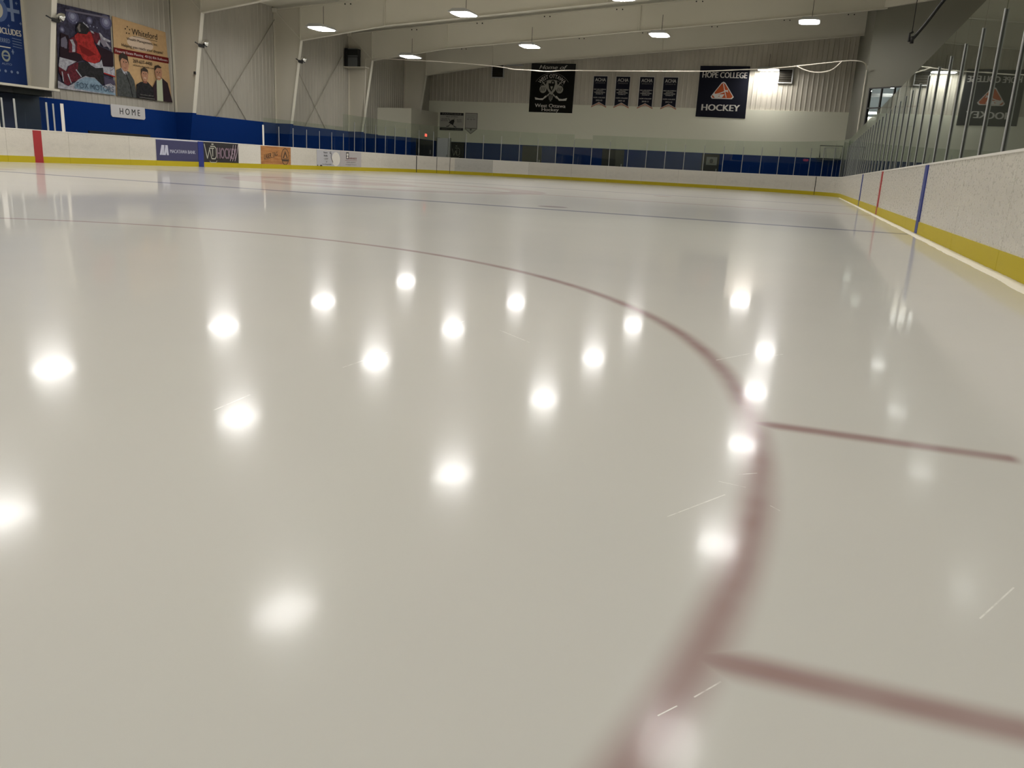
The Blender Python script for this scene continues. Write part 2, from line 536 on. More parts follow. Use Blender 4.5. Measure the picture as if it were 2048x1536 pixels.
# ------------------------------------------------------------------ path of the boards
HX, YE, RC = 12.95, 34.067, 8.527
YS = YE - RC                      # 25.54 where the corners start
YL0, YR0 = -8.0, -18.6
L1 = YS - YL0; LA = RC * math.pi / 2; L2 = 2 * (HX - RC); L3 = YS - YR0
LT = L1 + LA + L2 + LA + L3
def path(s, off=0.0):
    """point on the boards' ice face at arc length s, pushed outward by off; returns point, outward normal, along"""
    if s < L1:
        p = V((-HX, YL0 + s, 0)); n = V((-1, 0, 0)); t = V((0, 1, 0))
    elif s < L1 + LA:
        a = math.pi - (s - L1) / RC
        n = V((math.cos(a), math.sin(a), 0)); p = V((-HX + RC, YS, 0)) + n * RC; t = V((-n.y, n.x, 0)) * -1
    elif s < L1 + LA + L2:
        p = V((-HX + RC + s - L1 - LA, YE, 0)); n = V((0, 1, 0)); t = V((1, 0, 0))
    elif s < L1 + LA + L2 + LA:
        a = math.pi / 2 - (s - L1 - LA - L2) / RC
        n = V((math.cos(a), math.sin(a), 0)); p = V((HX - RC, YS, 0)) + n * RC; t = V((n.y, -n.x, 0))
    else:
        p = V((HX, YS - (s - L1 - 2 * LA - L2), 0)); n = V((1, 0, 0)); t = V((0, -1, 0))
    return p + n * off, n, t
def sy_left(y): return y - YL0
def s_arcl(deg): return L1 + math.radians(180 - deg) * RC
def s_endx(x): return L1 + LA + x + HX - RC
def s_arcr(deg): return L1 + LA + L2 + math.radians(90 - deg) * RC
def sy_right(y): return L1 + 2 * LA + L2 + YS - y
def is_curved(s0, s1):
    return not (s1 <= L1 or s0 >= L1 + 2 * LA + L2 or (s0 >= L1 + LA and s1 <= L1 + LA + L2))
def strip(mb, s0, s1, o0, o1, z0, z1, m_=None):
    n = max(1, int((s1 - s0) / 0.3)) if is_curved(s0, s1) else 1
    ss = [s0 + (s1 - s0) * i / n for i in range(n + 1)]
    A = [path(q, o0)[0] for q in ss]; B = [path(q, o1)[0] for q in ss]
    b = len(mb.v); mi = mb._m(m_)
    for p, q in zip(A, B):
        mb.v += [(p.x, p.y, z0), (q.x, q.y, z0), (q.x, q.y, z1), (p.x, p.y, z1)]
    for i in range(n):
        a, c = b + 4 * i, b + 4 * (i + 1)
        for k in range(4):
            k2 = (k + 1) % 4
            mb.f.append((a + k, c + k, c + k2, a + k2)); mb.mi.append(mi); mb.sm.append(False)
    mb.f.append((b, b + 1, b + 2, b + 3)); mb.mi.append(mi); mb.sm.append(False)
    e = b + 4 * n
    mb.f.append((e + 3, e + 2, e + 1, e)); mb.mi.append(mi); mb.sm.append(False)

# ================================================================== THE SETTING
XL, XR, YB, YF = -16.0, 20.0, -33.0, 37.0
def roofz(x): return 8.16 + (x + 14.35) / 12.0
# ice sheet
mb = MB()
pts = [path(LT * i / 200.0, 0.03)[0] for i in range(201)]
pts = [(p.x, p.y, 0.0) for p in pts] + [(HX + 0.03, -31.0, 0), (-HX - 0.03, -31.0, 0)]
mb.prism([(p[0], p[1], -0.03) for p in pts], (0, 0, 0.03))
ice = mb.build('floor', M['ice'])
struct(ice); ice['label'] = 'glossy white ice sheet with faded red faceoff circle'
mb = MB(); mb.box(XL - 0.3, XR + 0.3, YB - 0.3, YF + 6, -0.25, -0.04)
struct(mb.build('floor', M['rubber']))
# roof liner
mb = MB()
mb.hexa([(XL - .4, YB - .4, roofz(XL - .4)), (XR + .4, YB - .4, roofz(XR + .4)), (XR + .4, YF + .6, roofz(XR + .4)), (XL - .4, YF + .6, roofz(XL - .4)),
         (XL - .4, YB - .4, roofz(XL - .4) + .2), (XR + .4, YB - .4, roofz(XR + .4) + .2), (XR + .4, YF + .6, roofz(XR + .4) + .2), (XL - .4, YF + .6, roofz(XL - .4) + .2)])
for y in range(-30, 37, 3):      # slight seams in the liner
    pass
struct(mb.build('ceiling', M['roof']))

def corrugated(name, axis, c, a0, a1, z0f, z1f, sgn, m_, pitch=0.305):
    """ribbed sheet; axis 'x' = wall at x=c running along y; sgn = which way the ribs stand out"""
    prof = []
    a = a0
    while a < a1:
        for da, h in ((0, 0), (0.195, 0), (0.222, 0.022), (0.275, 0.022)):
            if a + da < a1:
                prof.append((a + da, h))
        a += pitch
    prof.append((a1, 0))
    mb = MB(); b = 0
    for q, h in prof:
        if axis == 'x':
            mb.v += [(c + sgn * h, q, z0f), (c + sgn * h, q, z1f(c))]
        else:
            mb.v += [(q, c + sgn * h, z0f), (q, c + sgn * h, z1f(q))]
    # backing so that the sheet has a real thickness
    n = len(prof)
    for q, h in prof:
        if axis == 'x':
            mb.v += [(c - sgn * 0.12, q, z0f), (c - sgn * 0.12, q, z1f(c))]
        else:
            mb.v += [(q, c - sgn * 0.12, z0f), (q, c - sgn * 0.12, z1f(q))]
    for i in range(n - 1):
        mb.f.append((2 * i, 2 * i + 2, 2 * i + 3, 2 * i + 1))
        mb.f.append((2 * n + 2 * i, 2 * n + 2 * i + 1, 2 * n + 2 * i + 3, 2 * n + 2 * i + 2))
        mb.f.append((2 * i, 2 * n + 2 * i, 2 * n + 2 * i + 2, 2 * i + 2))
    mb.mi = [0] * len(mb.f); mb.sm = [False] * len(mb.f)
    return mb.build(name, m_)
struct(corrugated('wall_left', 'x', -15.97, YB, 37.2, 2.2, lambda x: roofz(XL) + .05, 1, M['corr_left']))
struct(corrugated('wall_back', 'y', 37.08, XL - .3, 13.22, 5.08, lambda x: roofz(x) + .05, -1, M['corr_end']))
# smooth lower part of the far end wall with its blue band, doors cut in as separate things
mb = MB(); mb.box(XL, 13.2, 37.0, 37.3, 2.24, 5.1)
struct(mb.build('wall_back', M['smooth_wall']))
mb = MB(); mb.box(XL, 13.2, 37.0, 37.3, -0.04, 2.24)
struct(mb.build('wall_back', M['blue']))
# left wall lower blue panelling
mb = MB(); mb.box(-16.2, -15.9, 2.8, 29.0, -0.04, 2.27)
struct(mb.build('wall_left', M['blue']))
mb = MB(); mb.box(-16.2, -15.9, YB, 2.8, -0.04, 2.47)
struct(mb.build('wall_left', M['dark_blue']))
# walls behind and to the right of the camera
mb = MB(); mb.box(XL, XR, YB - .2, YB, -0.04, 11.2)
struct(mb.build('wall_front', M['smooth_wall']))
mb = MB(); mb.box(XR, XR + .2, YB, 26, -0.04, 11.2)
struct(mb.build('wall_right', M['smooth_wall']))
# lobby block: side face towards the far wall and the slanted face with a window
K = V((13.4, 25.7, 0)); KD = V((0.74, -0.67, 0)).normalized(); KN = V((-0.67, -0.74, 0)).normalized()
mb = MB()
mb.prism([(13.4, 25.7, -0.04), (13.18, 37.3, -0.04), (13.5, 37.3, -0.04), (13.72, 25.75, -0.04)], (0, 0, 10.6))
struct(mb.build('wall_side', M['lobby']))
def kp(s, z, d=0.0): return tuple(K + KD * s + KN * d + V((0, 0, z)))
WS0, WS1, WZ0, WZ1 = 0.27, 3.3, 3.5, 5.43
mb = MB()
def kbox(mb, s0, s1, z0, z1, d0, d1, m_=None):
    mb.hexa([kp(s0, z0, d0), kp(s1, z0, d0), kp(s1, z0, d1), kp(s0, z0, d1), kp(s0, z1, d0), kp(s1, z1, d0), kp(s1, z1, d1), kp(s0, z1, d1)], m_)
TH = 0.22
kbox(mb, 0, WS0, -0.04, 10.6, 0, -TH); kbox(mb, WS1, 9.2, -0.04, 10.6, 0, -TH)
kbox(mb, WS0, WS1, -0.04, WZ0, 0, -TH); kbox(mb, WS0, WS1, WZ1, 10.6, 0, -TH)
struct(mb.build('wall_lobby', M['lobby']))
# beam along the top of the slanted wall
mb = MB(); kbox(mb, 0.55, 9.2, 9.12, 10.7, 0.16, 0.0)
struct(mb.build('trim_1', M['beige']))
# window with mullions, panes and the lit room behind it
win = bpy.data.objects.new('window_1', None); COL.objects.link(win); win.location = kp(WS0, WZ0)
struct(win); win['label'] = 'dark framed lobby window in slanted wall above right boards'
mb = MB()
for s in (WS0 + .03, 1.01, 1.75, 2.5, WS1 - .03):
    kbox(mb, s - .03, s + .03, WZ0, WZ1, 0.02, -0.08)
for z in (WZ0 + .03, 4.46, WZ1 - .03):
    kbox(mb, WS0, WS1, z - .03, z + .03, 0.018, -0.078)
o = mb.build('window_frame', mat('dark_bronze_frame', (0.03, 0.03, 0.03), 0.4), win)
mb = MB(); kbox(mb, WS0, WS1, WZ0, WZ1, -0.03, -0.04)
o = mb.build('pane', M['glass'], win)
# the lit room behind it
mb = MB()
mb.box(13.75, 19.9, 26.0, 33.2, 2.5, 2.6); mb.box(13.75, 19.9, 26.0, 33.2, 6.9, 7.0); mb.box(13.7, 19.9, 33.1, 33.3, 2.5, 7.0)
struct(mb.build('wall_room', mat('pale_blue_grey_room', (0.50, 0.55, 0.58), 0.6)))
def tubel(x0, x1, y, z, label):
    mb = MB(); mb.box(x0, x1, y - .08, y + .08, z, z + .10)
    tag(mb.build('tube_light', M['tube']), label, 'light')
tubel(14.6, 15.25, 31.0, 6.0, 'lit tube seen through the top of the lobby window')
tubel(13.80, 14.45, 31.0, 4.60, 'lit tube low in the lobby window above the white ribbed panel')
mb = MB(); mb.box(13.76, 15.6, 31.2, 31.4, 5.55, 5.72)
tag(mb.build('duct', M['housing']), 'pale duct crossing inside the lobby window', 'duct')
mb = MB(); mb.box(13.78, 14.6, 31.2, 31.26, 2.61, 4.45)
for i in range(9):
    mb.box(13.80 + i * .09, 13.84 + i * .09, 31.15, 31.2, 2.61, 4.45)
tag(mb.build('ribbed_panel', M['white']), 'white ribbed panel behind the lobby window', 'panel')
# conduit at the corner of the lobby block
mb = MB(); mb.tube([(13.34, 25.62, -0.04), (13.34, 25.62, 6.35)], 0.025)
tag(mb.build('conduit', M['cable']), 'thin pale conduit running up the corner of the lobby wall', 'pipe')

# white low room in the far left corner
mb = MB()
A_, B_, C_ = (-15.97, 29.0), (-14.48, 31.0), (-15.2, 37.0)
za, zb, zc = 3.97, 4.13, 4.27
def room_band(z0, za_, zb_, zc_):
    q = [(-16.3, 29.0), A_, B_, C_, (-16.3, 37.0)]
    n = len(q)
    top = [za_, za_, zb_, zc_, zc_]
    b = MB()
    b.v = [(x, y, z0) for x, y in q] + [(x, y, t) for (x, y), t in zip(q, top)]
    b.f = [tuple(range(n))[::-1], (n, n + 1, n + 2), (n, n + 2, n + 3), (n, n + 3, n + 4)] + [(i, (i + 1) % n, n + (i + 1) % n, n + i) for i in range(n)]
    b.mi = [0] * len(b.f); b.sm = [False] * len(b.f)
    return b
struct(room_band(2.24, za, zb, zc).build('wall_corner', mat('off_white_room_paint', (0.56, 0.54, 0.45), 0.6)))
struct(room_band(-0.04, 2.24, 2.24, 2.24).build('wall_corner', M['blue']))

# ------------------------------------------------------------------ steel frames
def frame_inner(z):      # x of the column's inner flange
    return -15.02 + (z - 2.2) * (0.68 / 4.22)
def raft_bot(x):
    if x < -9.5:
        return 6.42 + (x + 14.35) * (0.70 / 4.85)
    return 7.12 + (x + 9.5) * 0.0845
def steel_frame(y, xend, label):
    root = empty('steel_frame', (-15.5, y, 0), label, 'steel frame', 'tapered steel frames along the hall')
    if y < 3:
        zb0 = 2.55
    else:
        zb0 = -0.04
    mb = MB()
    mb.prism([(-15.93, y - .008, zb0), (frame_inner(zb0), y - .008, zb0), (frame_inner(6.42), y - .008, 6.42), (-14.35, y - .008, roofz(-14.35) - .16), (-15.93, y - .008, roofz(-15.93) - .16)], (0, .016, 0))
    # outer flange, inner flange
    mb.hexa([(-15.93, y - .12, zb0), (-15.90, y - .12, zb0), (-15.90, y + .12, zb0), (-15.93, y + .12, zb0),
             (-15.93, y - .12, 7.9), (-15.90, y - .12, 7.9), (-15.90, y + .12, 7.9), (-15.93, y + .12, 7.9)])
    mb.build('column_web', M['column'], root)
    mb = MB()
    a, c = frame_inner(zb0), frame_inner(6.42)
    mb.hexa([(a, y - .11, zb0), (a + .03, y - .11, zb0), (a + .03, y + .11, zb0), (a, y + .11, zb0),
             (c, y - .11, 6.44), (c + .03, y - .11, 6.44), (c + .03, y + .11, 6.44), (c, y + .11, 6.44)])
    mb.build('column_flange', M['flange'], root)
    if zb0 < 0:
        # the paint of the blue wainscot carries on over the foot of the column
        mb = MB()
        a0, a1 = frame_inner(-.04), frame_inner(2.27)
        mb.hexa([(-15.9, y - .125, -.04), (a0 + .036, y - .125, -.04), (a0 + .036, y + .125, -.04), (-15.9, y + .125, -.04),
                 (-15.9, y - .125, 2.27), (a1 + .036, y - .125, 2.27), (a1 + .036, y + .125, 2.27), (-15.9, y + .125, 2.27)])
        mb.build('column_casing', M['blue'], root).__setitem__('label', 'blue painted column casing')
    mb = MB()
    xs = [-14.35, -9.5, -1.0, 6.0, xend]
    for x0, x1 in zip(xs, xs[1:]):
        mb.hexa([(x0, y - .006, raft_bot(x0)), (x1, y - .006, raft_bot(x1)), (x1, y + .006, raft_bot(x1)), (x0, y + .006, raft_bot(x0)),
                 (x0, y - .006, roofz(x0) - .16), (x1, y - .006, roofz(x1) - .16), (x1, y + .006, roofz(x1) - .16), (x0, y + .006, roofz(x0) - .16)])
    # top flange
    mb.hexa([(-15.9, y - .1, roofz(-15.9) - .16), (xend, y - .1, roofz(xend) - .16), (xend, y + .1, roofz(xend) - .16), (-15.9, y + .1, roofz(-15.9) - .16),
             (-15.9, y - .1, roofz(-15.9) - .13), (xend, y - .1, roofz(xend) - .13), (xend, y + .1, roofz(xend) - .13), (-15.9, y + .1, roofz(-15.9) - .13)])
    mb.build('rafter_web', M['beige'], root)
    mb = MB()
    for x0, x1 in ((-14.33, -9.5), (-9.5, xend)):
        z0, z1 = raft_bot(x0), raft_bot(x1)
        mb.hexa([(x0, y - .11, z0 - .025), (x1, y - .11, z1 - .025), (x1, y + .11, z1 - .025), (x0, y + .11, z0 - .025),
                 (x0, y - .11, z0), (x1, y - .11, z1), (x1, y + .11, z1), (x0, y + .11, z0)])
    mb.build('rafter_flange', M['beige'], root)
    for x in (-14.34, -9.5, 1.7, xend - .02):
        if x > xend: continue
        mb = MB()
        mb.hexa([(x - .018, y - .10, raft_bot(x)), (x + .018, y - .10, raft_bot(x)), (x + .018, y + .10, raft_bot(x)), (x - .018, y + .10, raft_bot(x)),
                 (x - .018, y - .10, roofz(x) - .16), (x + .018, y - .10, roofz(x) - .16), (x + .018, y + .10, roofz(x) - .16), (x - .018, y + .10, roofz(x) - .16)])
        mb.build('splice_plate', M['beige'], root)
    # bolt pairs under each purlin
    mb = MB()
    for x in (-11.6, -7.5, -3.5, 0.55, 4.75, 8.9, 12.4):
        if x > xend: continue
        for dx in (-.16, .16):
            z = roofz(x) - .26
            mb.tube([(x + dx, y - .006, z), (x + dx, y - .04, z)], 0.035, n=6)
    mb.build('purlin_bolts', M['black'], root)['kind'] = 'stuff'
    return root
steel_frame(2.5, 14.5, 'steel frame with its column foot above the dark team recess, leftmost')
steel_frame(10.1, 14.5, 'steel frame whose column stands right of the banner with three men')
steel_frame(17.7, 14.2, 'steel frame whose column stands between the two X braced wall bays')
steel_frame(25.3, 13.86, 'steel frame with the black wall unit on its column')
steel_frame(32.9, 13.5, 'steel frame nearest the far end wall, foot hidden by the corner room')

# flange braces and wall X bracing
def rod(name, pts, r, m_, label, cat, group=None):
    mb = MB(); mb.tube(pts, r, n=6)
    return tag(mb.build(name, m_), label, cat, group)
for y0, lab in ((10.1, 'second'), (17.7, 'third'), (25.3, 'fourth')):
    mb = MB(); mb.bar((-14.36, y0 - .02, 6.46), (-15.85, y0 - .05, 7.85), .04, .04)
    mb.box(-15.95, -15.75, y0 - .2, y0 - .02, 7.75, 7.95)
    tag(mb.build('knee_brace', M['beige']), 'diagonal knee brace behind the rafter corner of the %s column from the left' % lab, 'brace')
rod('brace_rod', [(-15.925, 10.25, 7.2), (-15.925, 15.15, 2.2)], .014, M['rod'], 'wall brace rod falling to the right between second and third column', 'brace')
rod('brace_rod', [(-15.87, 17.6, 7.4), (-15.87, 12.73, 2.26)], .020, M['rod'], 'wall brace rod rising to the right between second and third column', 'brace')
rod('brace_rod', [(-15.925, 17.85, 7.2), (-15.925, 22.6, 2.2)], .014, M['rod'], 'wall brace rod falling to the right between third and fourth column', 'brace')
rod('brace_rod', [(-15.87, 24.4, 6.6), (-15.87, 20.3, 2.26)], .020, M['rod'], 'wall brace rod rising to the right between third and fourth column', 'brace')

# ledge over the team recess on the left
mb = MB(); mb.box(-15.89, -14.86, -9.0, 2.78, 2.475, 2.55)
o = mb.build('ledge', M['column']); tag(o, 'long beige ledge over the dark recess under the leftmost column', 'ledge')
mb = MB(); mb.box(-15.9, -15.2, -9.0, 2.74, 2.28, 2.468)
tag(mb.build('ledge_beam', M['black']), 'black beam under the long ledge at the left edge', 'beam')
mb = MB(); mb.box(-15.88, -15.72, -2.2, -0.15, 0, 2.26)
o = mb.build('doorway', M['black']); tag(o, 'black doorway in the dark recess behind the left glass', 'doorway')

# ================================================================== dasher boards
def board_panel(s0, s1, label, m_, group=None, cap=True):
    p, n, t = path((s0 + s1) / 2)
    root = empty('dasher_board', (p.x, p.y, 0), label, 'rink board', group)
    g_ = 0.004
    mb = MB(); strip(mb, s0 + g_, s1 - g_, 0.0, 0.07, 0.0, 1.03); mb.build('board_face', m_, root)
    mb = MB(); strip(mb, s0 + g_, s1 - g_, -0.012, 0.0, 0.0, 0.20); mb.build('kick_plate', M['yellow'], root)
    mb = MB(); strip(mb, s0, s1, -0.008, 0.16, 1.03, 1.055); mb.build('top_cap', M['white'], root)
    return root
def paint_line(root, s, half, m_, kick=True, z1=1.03):
    mb = MB(); strip(mb, s - half, s + half, -0.016 if kick else -.003, 0.0, 0.0, z1)
    return mb.build('painted_line', m_, root)
def sheet_at(s0, s1, z0):
    p, n, t = path(s0, -0.003)
    return Sheet((p.x, p.y, z0), t, (0, 0, 1), -n)

G1 = 'plain boards along the left side'
edges = [(-8.0, -5.9), (-5.9, -3.5), (-3.5, -1.25), (-1.25, 1.18), (1.18, 3.95), (3.95, 5.30)]
labs = [None, None, 'scuffed white board at the left edge of the photo below the white glass edge',
        'scuffed white board carrying the red centre line stripe', 'white board left of the bank advert, below the thick white post',
        'white board with a worn grey patch right beside the navy bank advert']
pl = []
for (a, c), l in zip(edges, labs):
    r = board_panel(sy_left(a), sy_left(c), l or 'scuffed white board left of the photo edge beyond the red stripe', M['board'], None if l else G1)
    pl.append(r)
paint_line(pl[3], sy_left(-0.08), 0.16, M['red'])
# bank advert
NAVYAD = mat('navy_advert', (0.045, 0.045, 0.12), 0.4)
LAV = mat('lavender_print', (0.52, 0.53, 0.66), 0.5)
r = board_panel(sy_left(5.30), sy_left(7.76), 'navy board advert reading MACATAWA BANK left of the blue stripe', M['board'])
S = sheet_at(sy_left(5.33), sy_left(7.73), 0.0)
S.rect(0, 2.42, 0.19, 1.03, NAVYAD)
S.rect(0, 2.42, 1.0, 1.028, LAV)
for k in (0, 0.22):
    S.poly([(0.18 + k, .42), (0.29 + k, .42), (0.42 + k, .80), (0.30 + k, .80)], LAV)
S.poly([(.30, .80), (.46, .80), (.40, .42), (.30, .42), (.36, .62)], LAV)
S.poly([(.50, .80), (.64, .80), (.68, .42), (.57, .42), (.54, .6), (.50, .5)], LAV)
S.text('MACATAWA BANK', 1.50, .58, 0.135, 1.48, LAV, bold=.02)
S.done('advert_print', r)
# blue stripe and WO hockey advert
r = board_panel(sy_left(7.76), sy_left(10.43), 'black board advert with HOCKEY lettering and claw marks, right of the blue stripe', M['board'])
paint_line(r, sy_left(7.92), 0.165, M['bluel'])
S = sheet_at(sy_left(8.1), sy_left(10.4), 0.0)
ADB = mat('black_advert', (0.02, 0.018, 0.022), 0.4)
PUR = mat('dusty_purple_print', (0.22, 0.15, 0.20), 0.5)
GRN = mat('pale_outline_print', (0.42, 0.42, 0.36), 0.5)
S.rect(0, 2.32, 0.19, 1.03, ADB)
S.line([(.05, .95), (.22, .35), (.38, .75), (.50, .35), (.72, .35), (.80, .45), (.80, .78), (.70, .86), (.42, .86)], .045, GRN)
S.line([(.34, .78), (.66, .78)], .04, GRN); S.line([(.56, .78), (.56, .45)], .05, GRN)
S.line([(.36, .26), (.40, .20), (.76, .20), (.82, .28)], .03, GRN)
S.ell(.56, .95, .08, .03, GRN)
S.text('HOCKEY', 1.50, .60, 0.46, 1.30, PUR, bold=.03)
for k in range(3):
    S.line([(1.70 + k * .16, .28), (1.86 + k * .16, .62), (1.95 + k * .16, .98)], .035, mat('pale_mauve_print', (0.45, 0.36, 0.42), .5))
S.done('advert_print', r)
r = board_panel(sy_left(10.43), sy_left(12.07), 'clean white board between the black and the orange adverts', M['board_clean'])
# orange advert
r = board_panel(sy_left(12.07), sy_left(14.5), 'orange wood print board advert reading LASER TAG', M['board'])
ORA = mat('orange_wood_advert', (0.40, 0.17, 0.05), 0.45)
g = NT(ORA); p_, x_, y_, z_ = g.pos()
g.put(g.b.inputs['Base Color'], g.mix(g.smooth(g.noise(p_, 3, 3, .6, (1, .6, 4)), .3, .7), (.34, .13, .035, 1), (.48, .23, .08, 1)))
BRN = mat('brown_print', (0.06, 0.035, 0.02), 0.5)
S = sheet_at(sy_left(12.07), sy_left(14.5), 0.0)
S.rect(0, 2.43, 0.17, 1.03, ORA)
S.text('LASER TAG', .78, .62, .20, 1.12, BRN, shear=.35, bold=.03, rot=.16)
S.line([(.25, .40), (1.1, .55)], .02, BRN)
S.ell(1.95, .58, .33, .40, BRN, 24); S.ell(1.95, .58, .29, .36, mat('tan_print', (.36, .17, .06), .5), 24)
S.poly([(1.74, .50), (1.95, .86), (2.16, .50)], BRN); S.poly([(1.84, .52), (1.95, .72), (2.06, .52)], ORA)
S.rect(1.66, 2.24, .36, .46, BRN)
S.done('advert_print', r)
r = board_panel(sy_left(14.5), sy_left(16.85), 'plain white board right of the orange advert', M['board'])
r = board_panel(sy_left(16.85), sy_left(19.2), 'white board advert with a tall white figure and small lettering', M['board_clean'])
S = sheet_at(sy_left(16.85), sy_left(19.2), 0.0)
GRY = mat('pale_grey_advert', (0.50, 0.50, 0.54), 0.45)
INKB = mat('dark_ink', (0.05, 0.05, 0.055), 0.5)
S.rect(0, 2.33, .19, 1.02, GRY)
S.ell(1.9, .58, .42, .37, M['white'], 24)
S.line([(1.25, .9), (1.42, .86), (1.40, .66), (1.58, .40)], .05, INKB); S.ell(1.34, .93, .09, .05, mat('steel_grey_print', (.3, .3, .33), .5))
S.text('Skater', .85, .90, .085, .42, INKB); S.text('Skills', .85, .74, .085, .38, INKB); S.text('CAMP', .88, .58, .08, .42, mat('mid_grey_ink', (.25, .25, .25), .5))
S.text('W', .93, .42, .06, None, INKB); S.text('hockeyskills', .98, .30, .06, .9, INKB)
S.rect(.02, .1, .2, .26, INKB); S.ell(.38, .225, .12, .035, INKB)
S.done('advert_print', r)
r = board_panel(sy_left(19.2), sy_left(21.55), 'pale grey board advert with a small dark building mark and red lettering', M['board'])
S = sheet_at(sy_left(19.2), sy_left(21.5), 0.0)
RDI = mat('maroon_ink', (0.22, 0.03, 0.035), 0.5)
S.rect(0, 2.3, .17, 1.02, mat('pale_mauve_advert', (0.50, 0.47, 0.48), .45))
S.rect(.62, .92, .62, .98, INKB); S.rect(.68, .86, .80, .92, M['white'])
S.poly([(.66, .66), (.77, .84), (.88, .66)], M['white'])
S.text('HARVEST', 1.32, .66, .10, .95, RDI); S.line([(.5, .55), (1.8, .55)], .012, RDI)
S.text('HOME LENDING', 1.15, .45, .06, 1.0, mat('mid_grey_ink', (.25, .25, .25), .5)); S.text('mortgage company', 1.15, .33, .05, 1.2, mat('mid_grey_ink', (.25, .25, .25), .5))
S.done('advert_print', r)
# corner and end boards
cuts = [sy_left(21.55), sy_left(24.0), s_arcl(177), s_arcl(163.2), s_arcl(151.2), s_arcl(144.2), s_arcl(141.6), s_arcl(123.2), s_arcl(106.5),
        s_endx(-3.9), s_endx(-1.5), s_endx(0.9), s_endx(3.3), s_arcr(81), s_arcr(66), s_arcr(45.5), s_arcr(31), s_arcr(14)]
G2 = 'plain boards round the far end'
spec = {3: ('white gate section of the boards in front of the dark double door', M['board']),
        4: ('narrow white gate board in front of the tall white door', M['board']),
        5: ('narrow plain board between the gate and the grey worn panel', M['board']),
        6: ('grey heavily scuffed board below the two wall signs', M['board_grey']),
        7: ('cleaner white board right of the grey worn panel', M['board_clean']),
        0: ('white board right of the adverts where the left corner starts', M['board'])}
for i, (a, c) in enumerate(zip(cuts, cuts[1:])):
    l, mm = spec.get(i, ('scuffed white board of the far end without any print', M['board']))
    r = board_panel(a, c, l, mm, None if i in spec else G2)
    if i == 6:
        S = sheet_at(a, c, 0); S.poly([(.75, .95), (1.0, .90), (1.25, .96), (1.05, .93), (.95, .93)], INKB); S.done('worn_mark', r)
# dark gate gaps
for k, (s, wd, lab) in enumerate(((s_arcl(163.2), .03, 'dark gap beside the left corner gate'), (s_arcl(151.2), .012, 'thin gap left of the narrow gate board'), (s_arcl(144.2), .012, 'thin gap right of the narrow gate board'), (s_arcr(31), .025, 'dark gap of the gate in the far right corner'))):
    mb = MB(); strip(mb, s - wd, s + wd, -.016, -.001, 0.01, 1.03)
    tag(mb.build('gate_gap', M['black']), lab, 'gap')
# right side boards
G3 = 'plain boards along the right side'
ycuts = [25.54 - 1.0, 22.1, 19.7, 17.2, 14.8, 12.3, 9.9, 7.4, 4.95, 2.5, -1.2, -3.6, -6.1, -8.55, -11.0, -13.5, -16.0, -18.4]
ss = [s_arcr(14)] + [sy_right(y) for y in ycuts]
for i, (a, c) in enumerate(zip(ss, ss[1:])):
    ymid = YS - ((a + c) / 2 - (L1 + 2 * LA + L2))
    mark = None
    for my, mm, nm in ((7.85, M['bluel'], 'far blue stripe'), (0.3, M['red'], 'red centre stripe'), (-7.68, M['bluel'], 'near blue stripe')):
        if a < sy_right(my) < c:
            mark = (my, mm, nm)
    if mark:
        r = board_panel(a, c, 'right side white board carrying the ' + mark[2], M['board'])
        paint_line(r, sy_right(mark[0]), 0.15, mark[1])
    elif ymid < -12:
        r = board_panel(a, c, 'large scuffed white board nearest the camera at the right edge', M['board'], 'nearest right boards')
    else:
        r = board_panel(a, c, 'scuffed white board of the right side between the corner and the camera', M['board'], G3)
# packed snow along the right boards
mb = MB()
n = 520
prev = None
walk = 0.0
for i in range(n + 1):
    y = 24.5 + (-18.6 - 24.5) * i / n
    walk = 0.86 * walk + random.uniform(-.006, .006)
    wd = 0.065 + 0.035 * max(0, (10 - y)) / 25 + walk
    row = [(12.936, y, 0.0), (12.935, y, 0.022 + .004 * random.random()), (12.94 - wd * .55, y, 0.018), (12.94 - wd, y, 0.0)]
    b = len(mb.v); mb.v += row
    if prev is not None:
        for k in range(3):
            mb.f.append((prev + k, b + k, b + k + 1, prev + k + 1)); mb.mi.append(0); mb.sm.append(True)
    prev = b
o = mb.build('snow_ridge', M['snow']); tag(o, 'thin ridge of packed white snow along the foot of the right boards', 'snow'); o['kind'] = 'stuff'

# ================================================================== glass and posts
def pane_obj(w_, z0, z1):
    mb = MB(); mb.box(-w_ / 2, w_ / 2, -.006, .006, z0, z1)
    return mb
OFF = 0.14
post_s = []
